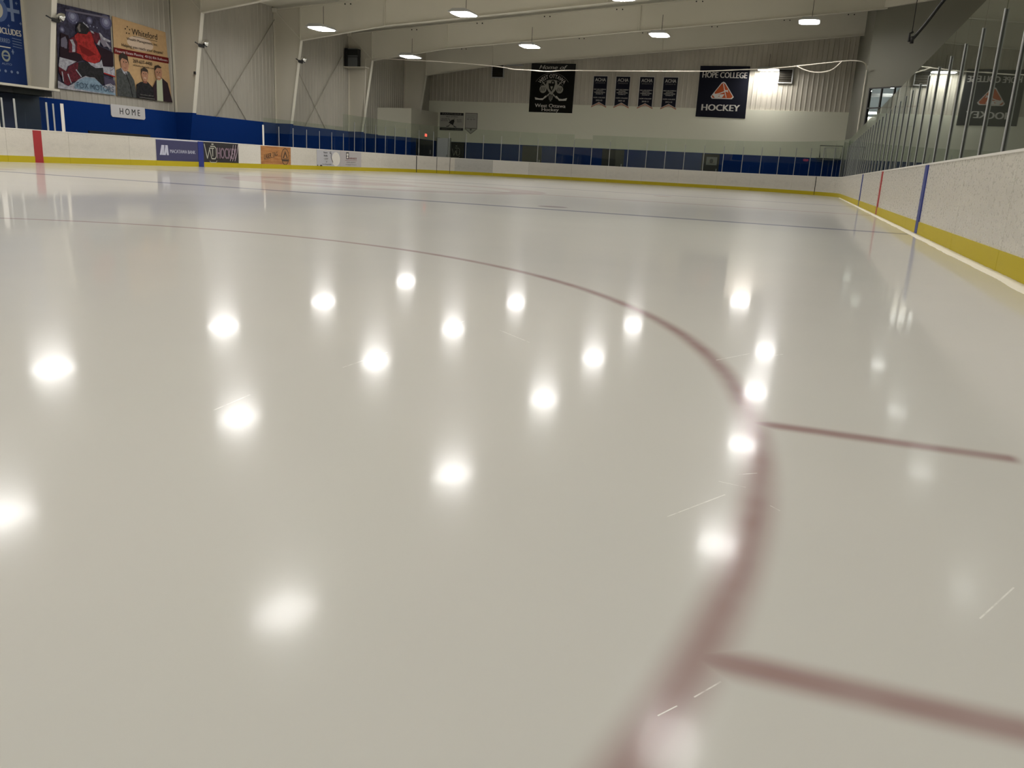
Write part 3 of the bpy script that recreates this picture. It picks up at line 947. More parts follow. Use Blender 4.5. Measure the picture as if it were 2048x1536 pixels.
# left run with lower glass, then taller
s = sy_left(12.50)
POSTS = [(sy_left(y), 1.96) for y in (13.72, 14.92, 16.12, 17.33, 18.54, 19.75)]
s = sy_left(20.95)
while s < LT - 0.1:
    POSTS.append((s, 2.63)); s += 1.2355
def region(s):
    if s < sy_left(20.3): return ('left side', 'low glass behind the adverts on the left side')
    if s < s_endx(-9): return ('left corner', 'tall glass round the far left corner')
    if s < s_endx(4.3): return ('far end', 'tall glass along the far end')
    if s < sy_right(25.5): return ('right corner', 'tall glass round the far right corner')
    return ('right side', 'tall glass along the right side')
post_proto = {}
def add_post(s, top, half=0.018, label=None, m_=None, group=True):
    p, n, t = path(s, OFF - 0.02)
    ang = math.atan2(t.y, t.x)
    reg, grp = region(s)
    key = (round(top, 2), half, label is not None)
    lab = label or 'slim aluminium post holding the %s' % grp
    if key in post_proto and label is None:
        return dup(post_proto[key], (p.x, p.y, 1.04), lab, ang, 'posts of the ' + grp)
    r = empty('glass_post', (0, 0, 0), lab, 'post', ('posts of the ' + grp) if label is None else None)
    mb = MB(); mb.box(-half, half, -.006, .004, 0, top - 1.04)
    a = mb.build('post_face', m_ or M['alu'], r)
    mb = MB(); mb.box(-half, half, .004, .016, 0, top - 1.04 - .01)
    b = mb.build('gasket', M['darkalu'], r)
    r.location = (p.x, p.y, 1.04); r.rotation_euler = (0, 0, ang)
    # after a rotation of ang the local -y side must face the ice
    if label is None:
        post_proto[key] = r
    return r
def side_fix(s):
    p, n, t = path(s)
    ang = math.atan2(t.y, t.x)
    # local +y after rotation
    ly = V((-math.sin(ang), math.cos(ang), 0))
    return ly.dot(n)
for s, top in POSTS:
    add_post(s, top)
add_post(sy_left(12.47), 1.97, .06, 'thick white end post right of the open bench, beside the low glass', M['white'])
add_post(sy_left(1.13), 1.97, .065, 'thick white rounded post left of the open bench below the banners', M['white'])
add_post(sy_left(0.77), 1.94, .03, 'grey post just left of the thick white rounded post', M['alu'])
add_post(sy_left(0.50), 1.96, .035, 'second grey post left of the thick white rounded post', M['alu'])
add_post(sy_left(-0.72), 1.97, .035, 'pale post above the board left of the red stripe', M['alu'])
add_post(sy_left(-1.17), 1.96, .03, 'grey post at the left edge beside the white glass edge', M['alu'])
add_post(sy_left(-1.40), 2.06, .10, 'broad white post cut by the left edge of the photo', M['white'])
def add_pane(s0, s1, top, label, group):
    a, n0, _ = path(s0, OFF); c, n1, _ = path(s1, OFF)
    mid = (a + c) / 2; d = c - a
    w_ = d.length - 0.012
    ang = math.atan2(d.y, d.x) + random.uniform(-.0016, .0016)
    mb = pane_obj(w_, 0, top - 1.05)
    r = empty('rink_glass', (0, 0, 0), label, 'glass panel', group)
    mb.build('pane', M['glass'], r)
    r.location = (mid.x, mid.y, 1.056); r.rotation_euler = (random.uniform(-.001, .001), 0, ang)
    return r
allp = [(sy_left(12.5), 1.97)] + POSTS
for i, ((a, ta), (c, tc)) in enumerate(zip(allp, allp[1:])):
    mid = (a + c) / 2
    reg, grp = region(mid)
    top = 2.30 if mid < sy_left(20.3) else 2.98
    if s_endx(-3.6) < mid < s_endx(-2.2):
        top = 2.72
    lab = 'clear pane of the ' + grp
    if abs(top - 2.72) < .01:
        add_pane(a, c, top, 'single lower pane in the far end glass', None)
    else:
        add_pane(a, c, top, lab, 'panes of the ' + grp)
add_pane(sy_left(-.70), sy_left(.48), 2.3, 'pane above the red stripe on the left side', None)
add_pane(sy_left(-3.0), sy_left(-1.2), 2.3, 'pane at the left edge of the photo', None)

# ================================================================== ceiling lights
def make_lamp():
    r = empty('ceiling_light', (0, 0, 0), '', 'ceiling light', 'high bay lights')
    mb = MB()
    # sloped reflector housing: a shallow trough
    a, b_ = .49, .66
    lo = [(-a, -b_, -.02), (a, -b_, -.02), (a, b_, -.02), (-a, b_, -.02)]
    hi = [(-a * .6, -b_ * .9, .13), (a * .6, -b_ * .9, .13), (a * .6, b_ * .9, .13), (-a * .6, b_ * .9, .13)]
    mb.hexa(lo + hi)
    mb.build('housing', M['housing'], r)
    mb = MB()
    # rounded drop lens
    seg = []
    for k in range(24):
        t = 2 * math.pi * k / 24
        cx, sx = math.cos(t), math.sin(t)
        e = 0.5
        seg.append((.47 * math.copysign(abs(cx) ** e, cx), .64 * math.copysign(abs(sx) ** e, sx)))
    top = [(x, y, -.02) for x, y in seg]; bot = [(x * .985, y * .985, -.034) for x, y in seg]
    n = 24; mb.v = top + bot
    mb.f = [tuple(range(n)), tuple(reversed(range(n, 2 * n)))] + [(i, n + i, n + (i + 1) % n, (i + 1) % n) for i in range(n)]
    mb.mi = [0] * len(mb.f); mb.sm = [False] * len(mb.f)
    mb.build('lens', M['lens'], r)
    mb = MB(); mb.tube([(0.1, 0, .13), (0.1, 0, .95)], .012, n=6)
    mb.build('hanger', M['darkalu'], r)
    return r
lamp0 = make_lamp(); used = False
rows = [(23.4, 'row nearest the far end wall'), (14.1, 'second row from the far end wall'), (6.4, 'third row from the far end, mirrored in ice'),
        (-2.1, 'fourth row from the far end, mirrored in ice'), (-10.0, 'fifth row from the far end, mirrored in ice'),
        (-18.0, 'row over the near faceoff circle'), (-26.0, 'row behind the camera')]
colsx = [(-10.9, 'left column'), (-3.8, 'second column from left'), (3.15, 'third column from left'), (10.35, 'rightmost column')]
for ry, rn in rows:
    for cx, cn in colsx:
        z = 6.96 + (cx + 3.8) / 12.0 + .05
        lab = 'hanging ceiling light, %s, %s' % (cn, rn)
        if not used:
            lamp0.location = (cx, ry, z); lamp0['label'] = lab; used = True
        else:
            dup(lamp0, (cx, ry, z), lab)
dup(lamp0, (8.0, 36.3, 7.50), 'bright light hanging against the far wall right of the HOPE COLLEGE banner', math.pi / 2)

# ================================================================== things on the far end wall
YW = 36.99
def wall_sheet(x0, z0): return Sheet((x0, YW - .012, z0), (1, 0, 0), (0, 0, 1), (0, -1, 0))
def cloth(name, pts, m_, label, cat, y=YW, group=None, th=.01):
    """banner: an empty with a cloth child"""
    r = empty(name, (sum(p[0] for p in pts) / len(pts), y, min(p[1] for p in pts)), label, cat, group)
    mb = MB(); mb.prism([(x, y, z) for x, z in pts], (0, -th, 0))
    mb.build('cloth', m_, r)
    return r
# Home of West Ottawa Hockey
r = cloth('banner', [(-8.15, 4.52), (-4.94, 4.52), (-4.90, 7.78), (-8.12, 7.78)], M['blackcloth'], 'black banner reading Home of West Ottawa Hockey with crossed sticks', 'banner')
S = wall_sheet(-8.14, 4.52)
S.rect(0.03, 3.19, 2.86, 3.24, M['black'])
S.text('Home of', 1.62, 3.02, .27, 2.05, M['ink'], shear=.35, bold=.03)
S.text('WEST OTTAWA', 1.6, 2.43, .26, 2.15, M['ink'], bold=.02, arc=1.25)
for a0, a1 in ((.93, .93), (1.42, 1.42)):
    pts_ = []
    for k in range(13):
        t = (-.92 + 1.84 * k / 12)
        rr = a0 + .12 if a0 < 1 else a0 + .08
        pts_.append((1.6 + rr * math.sin(t), 1.12 + rr * math.cos(t) + .02))
    S.line(pts_, .03, M['inkdim'])
DIM = mat('silver_grey_print', (0.36, 0.35, 0.31), .8, spec=.1)
S.line([(.9, 2.05), (1.2, 1.75), (1.75, 1.2), (2.05, .95)], .09, DIM)
S.line([(2.3, 2.05), (2.0, 1.75), (1.4, 1.2), (1.1, .95)], .09, DIM)
S.poly([(1.25, 1.08), (1.0, .82), (.45, .84), (.40, 1.0), (.75, .93), (1.0, .95), (1.2, 1.14)], M['ink'])
S.poly([(1.95, 1.08), (2.2, .80), (2.72, .82), (2.78, 1.0), (2.45, .92), (2.2, .94), (2.0, 1.14)], M['ink'])
S.poly([(1.25, 2.15), (1.95, 2.15), (2.05, 1.75), (1.85, 1.45), (1.6, 1.15), (1.35, 1.45), (1.15, 1.75)], DIM)
S.poly([(1.35, 1.95), (1.85, 1.95), (1.75, 1.6), (1.6, 1.38), (1.42, 1.6)], M['blackcloth'])
S.ell(1.68, 2.0, .14, .14, M['blackcloth']); S.ell(1.68, 2.0, .06, .07, DIM)
S.poly([(1.5, 1.75), (1.7, 1.75), (1.62, 1.48)], DIM)
for cx in (.98, 2.2):
    S.ell(cx, 1.55, .26, .26, DIM)
    for q in (-.12, 0, .12):
        S.line([(cx + q - .05, 1.42), (cx + q + .03, 1.68)], .035, M['blackcloth'])
for dx in (-.15, -.05, .05, .15):
    S.line([(1.6 + dx, 1.15), (1.58 + dx * .6, .70 + abs(dx))], .035, DIM)
S.text('West Ottawa', 1.58, .46, .24, 2.25, M['ink'], bold=.03)
S.text('Hockey', 1.60, .20, .22, 1.25, M['ink'], bold=.03)
S.done('banner_print', r)
# ACHA banners
for (x0, yr) in ((-3.60, '2002-03'), (-2.02, '2009-10'), (-0.38, '2010-11'), (1.22, '2013-14')):
    w_ = 1.06
    pos_ = {-3.60: 'first ACHA banner from the left', -2.02: 'second ACHA banner from the left', -0.38: 'third ACHA banner from the left', 1.22: 'fourth ACHA banner, nearest the HOPE COLLEGE banner'}[x0]
    r = cloth('pennant', [(x0, 4.95), (x0 + w_ / 2, 5.22), (x0 + w_, 4.95), (x0 + w_, 7.05), (x0, 7.05)], M['salmon'], 'small dark swallowtail banner with salmon edge, ' + pos_, 'banner', group='ACHA banners on the far wall')
    S = wall_sheet(x0, 4.95)
    S.poly([(.0, .0), (w_ / 2, .27), (w_, 0), (w_, 2.1), (0, 2.1)], M['ink'])
    S.poly([(.0, .0), (w_ / 2, .27), (w_, 0), (w_, .08), (w_ / 2, .33), (0, .08)], M['salmon'])
    S.poly([(.055, .13), (w_ / 2, .37), (w_ - .055, .13), (w_ - .055, 2.045), (.055, 2.045)], M['navy'])
    S.text('ACHA', w_ / 2, 1.83, .22, .74, M['ink'], bold=.02)
    S.text('DIVISION III', w_ / 2, 1.62, .07, .66, M['inkdim'], bold=.02)
    for v, t_, ww in ((1.20, 'GREAT LAKES CONFERENCE', .86), (1.10, 'NATIONAL', .50), (1.00, 'TOURNAMENT QUALIFIER', .78), (.90, 'RUNNER UP', .5)):
        S.text(t_, w_ / 2, v, .07, ww, M['ink'], bold=.025)
    S.text('HOPE COLLEGE', w_ / 2, .66, .075, .82, M['ink'], bold=.025)
    S.text(yr, w_ / 2, .48, .10, .46, M['ink'], bold=.01)
    S.done('banner_print', r)
# HOPE COLLEGE HOCKEY
NAV2 = mat('dark_navy_banner_cloth', (0.014, 0.015, 0.024), 0.9, spec=0.1)
r = cloth('banner', [(3.62, 4.56), (6.86, 4.52), (6.80, 7.76), (3.62, 7.76)], NAV2, 'large dark navy banner reading HOPE COLLEGE HOCKEY with orange triangle', 'banner')
S = wall_sheet(3.62, 4.55)
S.rect(0.02, 3.17, 2.93, 3.2, mat('blue_black_hem', (.006, .007, .02), .9))
S.text('HOPE COLLEGE', 1.62, 2.66, .36, 2.85, M['ink'], bold=.035)
S.text('HOCKEY', 1.58, .62, .40, 2.45, M['ink'], bold=.05)
tri = [(.86, 1.30), (.95, 1.17), (2.25, 1.17), (2.36, 1.30), (1.72, 2.18), (1.60, 2.24), (1.48, 2.18)]
S.poly(tri, M['ink'])
cx_, cy_ = 1.6, 1.6
S.poly([(cx_ + (a - cx_) * .90, cy_ + (b - cy_) * .88) for a, b in tri], M['orange'])
S.line([(1.60, 2.12), (1.74, 1.65), (1.88, 1.25)], .05, M['ink'])
S.line([(1.05, 1.42), (1.40, 1.50), (1.95, 1.72)], .06, M['ink'])
S.poly([(.98, 1.40), (1.10, 1.55), (1.15, 1.42), (1.40, 1.45), (1.75, 1.46), (1.60, 1.24), (1.15, 1.22)], M['ink'])
S.poly([(1.32, 1.33), (1.45, 1.38), (1.44, 1.31)], M['orange'])
S.line([(1.68, 1.75), (1.96, 1.60)], .05, M['ink'])
S.done('banner_print', r)
# panther sign and plaque
WSG = mat('pale_sign_board', (0.42, 0.41, 0.37), .6)
r = cloth('wall_sign', [(-15.05, 3.03), (-13.13, 3.03), (-13.13, 4.30), (-15.05, 4.30)], WSG, 'pale sign reading PANTHERS WEST OTTAWA with two crossed sticks', 'sign', th=.03)
S = Sheet((-15.05, YW - .032, 3.03), (1, 0, 0), (0, 0, 1), (0, -1, 0))
S.rect(.03, 1.89, 1.08, 1.26, M['black']); S.rect(.03, 1.89, .03, .20, M['black'])
S.text('PANTHERS', .96, 1.17, .12, 1.5, M['inkdim']); S.text('VARSITY HOCKEY', .96, .115, .10, 1.6, M['inkdim'])
S.text('WEST OTTAWA', .98, .98, .085, .95, M['black'], bold=.02)
S.text('HOLLAND', .38, .81, .08, .50, M['black']); S.text('MICHIGAN', .38, .69, .08, .56, M['black'])
S.text('BLACK', 1.58, .77, .08, .36, M['black']); S.text('WHITE', 1.58, .64, .08, .36, M['black'])
S.line([(.70, .86), (.92, .55), (1.22, .30)], .03, M['black']); S.line([(1.2, .86), (1.0, .55), (.72, .32)], .03, M['black'])
S.poly([(.55, .27), (.74, .27), (.78, .33), (.55, .31)], M['black']); S.poly([(1.14, .28), (1.36, .22), (1.36, .27), (1.16, .33)], M['black'])
S.poly([(.72, .55), (.98, .76), (1.16, .78), (1.20, .66), (1.12, .46), (1.06, .38), (.92, .48)], M['black'])
S.done('sign_print', r)
r = cloth('wall_plaque', [(-13.02, 3.18), (-12.55, 2.83), (-12.05, 3.20), (-12.05, 4.32), (-13.02, 4.32)], M['inkdim'], 'shield shaped plaque with pointed bottom right of the PANTHERS sign', 'sign', th=.03)
S = Sheet((-13.02, YW - .032, 2.83), (1, 0, 0), (0, 0, 1), (0, -1, 0))
S.poly([(.05, .38), (.47, .07), (.92, .39), (.92, 1.43), (.05, 1.43)], WSG)
S.line([(.05, .42), (.92, .42)], .03, M['black'])
S.poly([(.38, .38), (.58, .38), (.48, .22)], M['black'])
S.text('STATE CHAMPIONS', .48, 1.30, .06, .7, M['inkdim']); S.text('REGIONAL', .48, 1.18, .06, .5, M['inkdim']); S.text('94  95  97', .48, 1.04, .07, .66, M['black'])
S.done('plaque_print', r)
# louvred fans
def fan(x0, x1, z0, z1, label):
    r = empty('exhaust_fan', ((x0 + x1) / 2, YW, z0), label, 'fan')
    mb = MB()
    for a in ((x0 - .06, x1 + .06, z1, z1 + .06), (x0 - .06, x1 + .06, z0 - .06, z0), (x0 - .06, x0, z0, z1), (x1, x1 + .06, z0, z1)):
        mb.box(a[0], a[1], YW - .06, YW + .05, a[2], a[3])
    mb.build('fan_frame', M['housing'], r)
    mb = MB(); mb.box(x0, x1, YW - .0, YW + .05, z0, z1); mb.build('dark_opening', mat('dark_fan_opening', (.02, .017, .012), .5), r)
    mb = MB()
    for k in range(6):
        z = z0 + (z1 - z0) * (k + .5) / 6
        mb.hexa([(x0, YW - .05, z - .02), (x1, YW - .05, z - .02), (x1, YW, z + .03), (x0, YW, z + .03), (x0, YW - .05, z - .01), (x1, YW - .05, z - .01), (x1, YW, z + .04), (x0, YW, z + .04)])
    mb.build('louvres', mat('brown_louvre', (.035, .03, .022), .25), r)
fan(-11.05, -10.22, 6.83, 7.64, 'dark square louvred fan left of the Home of banner')
fan(8.66, 9.45, 6.82, 7.58, 'dark square louvred fan beside the light against the far wall')
mb = MB(); mb.box(-10.0, -8.7, YW - .25, YW + .04, 7.58, 7.66)
tag(mb.build('wall_shelf', M['housing']), 'thin pale ledge between the louvred fan and the Home of banner', 'shelf')
# dark doors in the blue band
def door(n, x0, x1, m_, z1=2.2):
    r = bpy.data.objects.new('door_%d' % n, None); COL.objects.link(r); r.location = ((x0 + x1) / 2, YW, 0); struct(r)
    b = MB(); b.box(x0, x1, YW - .03, YW + .02, 0, z1); b.build('door_leaf', m_, r)
    b = MB(); b.box(x1 - .16, x1 - .12, YW - .08, YW - .03, .95, 1.25); b.build('door_handle', M['alu'], r)
    return r
DK = mat('near_black_door', (0.011, 0.010, 0.008), 0.5)
door(1, -8.47, -7.0, DK, 2.2)
door(2, -2.56, -1.0, DK, 2.2)
d4 = door(3, 4.35, 5.5, mat('dark_brown_door', (0.016, 0.014, 0.009), 0.5), 2.2)
S = Sheet((4.65, YW - .032, 1.48), (1, 0, 0), (0, 0, 1), (0, -1, 0))
S.rect(0, .71, 0, .52, mat('grey_poster_print', (.22, .22, .22), .6)); S.ell(.36, .24, .24, .20, M['inkdim']); S.ell(.34, .26, .12, .15, mat('charcoal_print', (.07, .07, .07), .6)); S.line([(.1, .12), (.6, .12)], .03, mat('charcoal_print', (.07, .07, .07), .6))
o = S.done('door_poster', d4); o['label'] = 'grey picture poster'
r = empty('wall_panel', (-13.9, YW, 0), 'black wall panel with an outlined team monogram right of the tall white door', 'panel')
b = MB(); b.box(-14.1, -13.0, YW - .03, YW + .02, 0, 2.22); b.build('panel_board', M['black'], r)
S = Sheet((-14.05, YW - .034, 1.0), (1, 0, 0), (0, 0, 1), (0, -1, 0))
S.line([(.08, .75), (.22, .25), (.36, .62), (.45, .3), (.62, .3), (.68, .4), (.68, .7), (.6, .8), (.32, .8)], .035, DIM)
S.line([(.46, .72), (.46, .42)], .03, DIM); S.line([(.12, .12), (.6, .12), (.72, .25)], .025, DIM); S.ell(.42, .95, .07, .03, DIM)
S.done('panel_print', r)
r = bpy.data.objects.new('door_4', None); COL.objects.link(r); r.location = (-14.7, YW - .5, 0); struct(r)
b = MB(); b.box(-14.98, -14.12, 36.5, 36.56, 0, 2.46); b.build('door_leaf', M['dooro'], r)
b = MB(); b.box(-14.2, -14.16, 36.44, 36.5, 1.0, 1.3); b.build('door_handle', M['alu'], r)
b = MB(); b.box(-15.02, -14.98, 36.48, 36.98, 0, 2.5); b.box(-14.12, -14.08, 36.48, 36.98, 0, 2.5); b.build('door_jamb', M['alu'], r)
# double door and exit sign on the corner room
def room_pt(f, z, d=0.0):
    a, c = V((*B_, 0)), V((*C_, 0)); t = (c - a).normalized(); n = V((t.y, -t.x, 0))
    return a + (c - a) * f + n * d + V((0, 0, z)), t, n
r = bpy.data.objects.new('door_5', None); COL.objects.link(r); p, t, n = room_pt(.35, 0); r.location = p; struct(r)
def rb(f0, f1, z0, z1, d0, d1):
    b = MB(); P = []
    for z in (z0, z1):
        for f_, d_ in ((f0, d0), (f1, d0), (f1, d1), (f0, d1)):
            P.append(tuple(room_pt(f_, z, d_)[0]))
    b.hexa(P); return b
rb(.18, .80, 0, 2.2, 0.0, .03).build('door_leaf', M['black'], r)
rb(.25, .29, 1.3, 1.6, .03, .05).build('door_handle', M['inkdim'], r); rb(.68, .72, 1.25, 1.55, .03, .05).build('door_handle', M['inkdim'], r)
r = empty('exit_sign', tuple(room_pt(.48, 2.45)[0]), 'small glowing red exit sign over the dark double door', 'sign')
rb(.465, .55, 2.42, 2.64, 0.0, .06).build('sign_box', M['housing'], r)
rb(.47, .545, 2.44, 2.62, .06, .065).build('sign_face', M['exitred'], r)
p, t, n = room_pt(.472, 2.46, .068)
S = Sheet(p, t, (0, 0, 1), n); S.text('EXIT', .22, .075, .1, .36, mat('white_exit_letter', (.9, .7, .7), .5)); S.done('sign_lettering', r)
# metal rack in the far right corner
r = empty('goal_frame', (12.4, 36.5, 2.25), 'dark hockey goal frame stored against the wall behind the right corner glass', 'goal frame')
b = MB()
b.tube([(11.8, 36.3, 2.26), (11.75, 36.3, 3.0), (13.1, 36.3, 3.0), (13.05, 36.3, 2.26)], .035)
b.build('goal_post', mat('dull_dark_metal', (.06, .06, .05), .5), r)
b = MB(); b.tube([(12.0, 36.4, 2.84), (12.3, 36.4, 2.90), (12.9, 36.4, 2.88)], .025); b.tube([(12.1, 36.4, 2.84), (12.2, 36.7, 2.26)], .02); b.tube([(12.7, 36.4, 2.86), (12.8, 36.7, 2.26)], .02)
b.build('goal_brace', M['housing'], r)
b = MB(); b.box(11.6, 13.15, 36.15, 36.95, 2.16, 2.24); tag(b.build('wall_shelf', M['dark_blue']), 'dark shelf under the stored goal frame in the right corner', 'shelf')

# ================================================================== things on the left wall
XW = -15.92
def lsheet(y0, z0, off=.012): return Sheet((XW + off, y0, z0), (0, 1, 0), (0, 0, 1), (1, 0, 0))
def lcloth(name, pts, m_, label, cat, th=.01):
    r = empty(name, (XW, sum(p[0] for p in pts) / len(pts), min(p[1] for p in pts)), label, cat)
    mb = MB(); mb.prism([(XW, y, z) for y, z in pts], (th, 0, 0))
    mb.build('cloth', m_, r)
    return r
# hockey player banner (y 3.7..6.5, z 2.66..5.69)
NV = mat('night_arena_print', (0.035, 0.033, 0.06), .7, spec=.2)
RD = mat('red_jersey_print', (0.33, 0.02, 0.018), .7, spec=.2)
MR = mat('maroon_print', (0.09, 0.012, 0.02), .7, spec=.2)
LW = mat('cool_white_print', (0.42, 0.42, 0.48), .7, spec=.2)
LB = mat('pale_blue_print', (0.20, 0.29, 0.38), .7, spec=.2)
BK = mat('black_print', (0.012, 0.012, 0.014), .7, spec=.2)
GL = mat('glow_print', (0.30, 0.32, 0.45), .7, spec=.2)
r = lcloth('banner', [(3.70, 2.66), (6.46, 2.66), (6.50, 5.70), (3.95, 5.69)], NV, 'banner with a hockey player in a red jersey under arena lights', 'banner')
S = lsheet(3.70, 2.66)
CRD = mat('dark_crowd_print', (.022, .012, .018), .7, spec=.1); CG = mat('grey_crowd_print', (.15, .14, .19), .7, spec=.1); SKT = mat('skate_print', (.07, .06, .10), .7, spec=.1)
GLV = mat('glove_grey_print', (.20, .18, .23), .7, spec=.1); VZ = mat('visor_print', (.16, .14, .13), .7, spec=.1); SHJ = mat('dark_red_fold_print', (.15, .012, .012), .7, spec=.1)
DG = mat('dim_glow_print', (.09, .09, .16), .7, spec=.1); MG = mat('mid_glow_print', (.18, .18, .28), .7, spec=.1)
S.ell(0.93,2.68,0.300,0.270,DG,18); S.ell(0.93,2.68,0.200,0.180,MG,16); S.ell(0.93,2.68,0.100,0.090,GL,12)
S.ell(1.74,2.67,0.150,0.135,DG,18); S.ell(1.74,2.67,0.100,0.090,MG,16); S.ell(1.74,2.67,0.050,0.045,GL,12)
S.ell(2.56,2.75,0.300,0.270,DG,18); S.ell(2.56,2.75,0.200,0.180,MG,16); S.ell(2.56,2.75,0.100,0.090,GL,12)
S.ell(0.39,2.13,0.120,0.108,DG,18); S.ell(0.39,2.13,0.080,0.072,MG,16); S.ell(0.39,2.13,0.040,0.036,GL,12)
for k in range(8): S.ell(.92 + k * .165, 2.50 - k * .005, .022, .028, GL, 8)
S.poly([(-0.01,0.28),(0.14,0.23),(0.45,0.12),(0.8,0.3),(0.96,0.42),(1.31,0.59),(1.41,0.64),(1.53,0.56),(1.71,0.67),(1.8,0.55),(2.13,0.3),(2.5,0.4),(2.8,0.32),(2.79,0.0),(-0.04,0.0)], LW)
S.poly([(0.29,2.01),(0.65,1.96),(0.71,1.72),(0.55,1.45),(0.23,1.44)], CRD)
S.poly([(0.29,1.8),(0.5,1.91),(0.57,1.77),(0.37,1.5),(0.26,1.52)], CG)
S.poly([(0.39,1.68),(0.58,1.74),(0.53,1.49),(0.41,1.43)], CG)
S.poly([(1.97,1.82),(2.27,1.76),(2.8,1.65),(2.79,1.12),(2.2,1.05),(2.1,1.56)], CRD)
S.poly([(0.21,1.51),(0.59,1.46),(1.15,1.37),(1.27,1.17),(0.9,1.03),(0.6,1.09),(0.17,1.14)], CRD)
S.poly([(0.75,0.25),(1.0,0.41),(1.31,0.55),(1.75,0.55),(1.99,0.42),(2.17,0.25),(2.78,0.07),(2.78,0.01),(1.4,0.04),(0.73,0.07)], LB)
S.poly([(0.15,1.13),(0.93,1.07),(0.48,0.84),(0.39,0.65),(0.07,0.79)], LW)
S.poly([(0.07,0.79),(0.42,0.65),(0.53,0.84),(0.9,1.03),(1.07,1.05),(0.94,0.71),(1.06,0.51),(0.8,0.33),(0.63,0.28),(0.46,0.15),(0.28,0.19),(0.17,0.44),(0.07,0.58)], MR)
S.poly([(1.02,1.05),(1.46,1.13),(1.6,1.03),(1.89,0.95),(2.22,0.99),(2.23,0.82),(2.22,0.45),(2.13,0.34),(1.94,0.45),(1.75,0.58),(1.5,0.57),(1.31,0.59),(1.11,0.51),(0.94,0.75)], BK)
S.poly([(2.22,1.05),(2.82,1.08),(2.82,0.73),(2.23,0.81)], LW)
S.poly([(2.24,0.68),(2.41,0.62),(2.77,0.58),(2.8,0.39),(2.5,0.44),(2.23,0.33)], SKT)
S.poly([(0.93,2.01),(1.11,2.14),(1.7,2.27),(1.83,2.18),(1.85,1.89),(2.0,1.65),(2.16,1.42),(2.06,1.21),(1.8,1.1),(1.46,1.13),(1.25,1.19),(1.15,1.35),(0.91,1.4),(1.01,1.7),(0.91,1.82)], RD)
S.poly([(0.63,1.82),(0.9,1.97),(1.02,1.77),(0.97,1.4),(0.58,1.35)], MR)
S.poly([(1.09,1.71),(1.56,1.59),(1.89,1.45),(1.53,1.33),(1.2,1.43)], SHJ)
S.poly([(0.68,1.82),(0.82,1.85),(0.92,1.65),(0.89,1.41),(0.75,1.39),(0.78,1.66)], LW)
S.poly([(1.7,2.3),(2.11,2.26),(2.19,2.05),(2.05,1.83),(1.88,1.89),(1.78,2.13)], MR)
S.poly([(1.7,2.31),(1.84,2.29),(1.89,2.21),(1.74,2.24)], LW)
S.poly([(1.99,1.84),(2.12,2.04),(2.17,1.99),(2.1,1.82)], LW)
S.poly([(2.12,2.3),(2.22,2.27),(2.33,2.16),(2.7,2.07),(2.67,2.01),(2.47,2.0),(2.59,1.92),(2.73,1.75),(2.48,1.83),(2.32,1.79),(2.18,1.94),(2.18,2.12)], GLV)
S.poly([(2.12,2.3),(2.22,2.27),(2.33,2.16),(2.7,2.07),(2.65,2.02),(2.35,2.05),(2.18,2.16)], LW)
S.poly([(1.46,1.13),(1.8,1.1),(2.06,1.19),(2.16,1.3),(2.22,1.0),(1.84,0.94),(1.6,1.02)], LW)
S.poly([(1.01,2.15),(1.03,2.34),(1.19,2.51),(1.41,2.55),(1.59,2.43),(1.65,2.28),(1.51,2.14),(1.17,2.11)], BK)
S.poly([(1.14,2.16),(1.07,2.31),(1.17,2.46),(1.24,2.47),(1.19,2.33),(1.23,2.19)], VZ)
S.line([(0.19,0.62),(0.22,0.27)], 0.05, LW)
S.line([(0.45,0.57),(0.58,0.24)], 0.05, LW)
S.line([(0.85,0.77),(1.09,0.53)], 0.05, LW)
S.line([(2.23,0.8),(2.81,0.72)], 0.05, RD)
S.line([(1.36,2.54),(1.61,2.4)], 0.04, LW)
S.line([(2.62,1.74),(2.44,1.98)], 0.03, LW)
S.line([(2.23,0.33),(2.52,0.42),(2.79,0.31)], 0.03, LW)
S.line([(2.54,0.9),(2.79,1.06)], 0.02, CG)
S.line([(0.56,2.84),(2.63,2.92)], 0.07, CG)
S.text('FOX MOTORS', 1.75, .22, .21, 1.85, mat('steel_blue_ink', (.06, .10, .15), .7, spec=.1), bold=-.005)
S.done('banner_print', r)
# three men banner (y 6.55..9.7, z 2.65..5.68)
TAN = mat('tan_banner_print', (0.50, 0.33, 0.17), .7, spec=.2)
CRM = mat('cream_print', (0.60, 0.47, 0.36), .7, spec=.2)
INK = mat('brown_black_ink', (0.035, 0.025, 0.02), .7, spec=.2)
SK = mat('skin_print', (0.42, 0.22, 0.14), .7, spec=.2)
SK2 = mat('skin_shade_print', (0.25, 0.10, 0.065), .7, spec=.2)
SUIT = mat('grey_suit_print', (0.06, 0.065, 0.065), .7, spec=.2)
r = lcloth('banner', [(6.57, 2.66), (9.78, 2.66), (9.60, 5.55), (8.2, 5.62), (6.62, 5.70)], TAN, 'tan banner with three men and Whiteford lettering', 'banner')
S = lsheet(6.57, 2.66)
S.ell(1.5, 2.2, .75, .28, CRM, 24)
S.text('Whiteford', 1.78, 2.62, .24, 1.45, INK, bold=.015)
S.line([(1.1, 2.44), (2.5, 2.44)], .018, INK)
for k in range(5):
    t = k * 1.257; S.ell(.82 + .12 * math.sin(t), 2.62 + .14 * math.cos(t), .03, .03, INK, 8)
S.text('Wealth Management, Inc.', 1.62, 2.30, .10, 1.75, INK, bold=.005)
S.text('Helping you reach your dreams!', 1.62, 2.02, .12, 2.35, INK, bold=.005)
S.rect(.0, 3.12, 1.62, 1.86, mat('dark_red_band', (.13, .012, .012), .7, spec=.1))
S.text('Financial Estate Planning  401(k) IRA Rollovers', 1.56, 1.74, .10, 2.95, mat('pink_white_ink', (.6, .5, .5), .7, spec=.1), bold=.005)
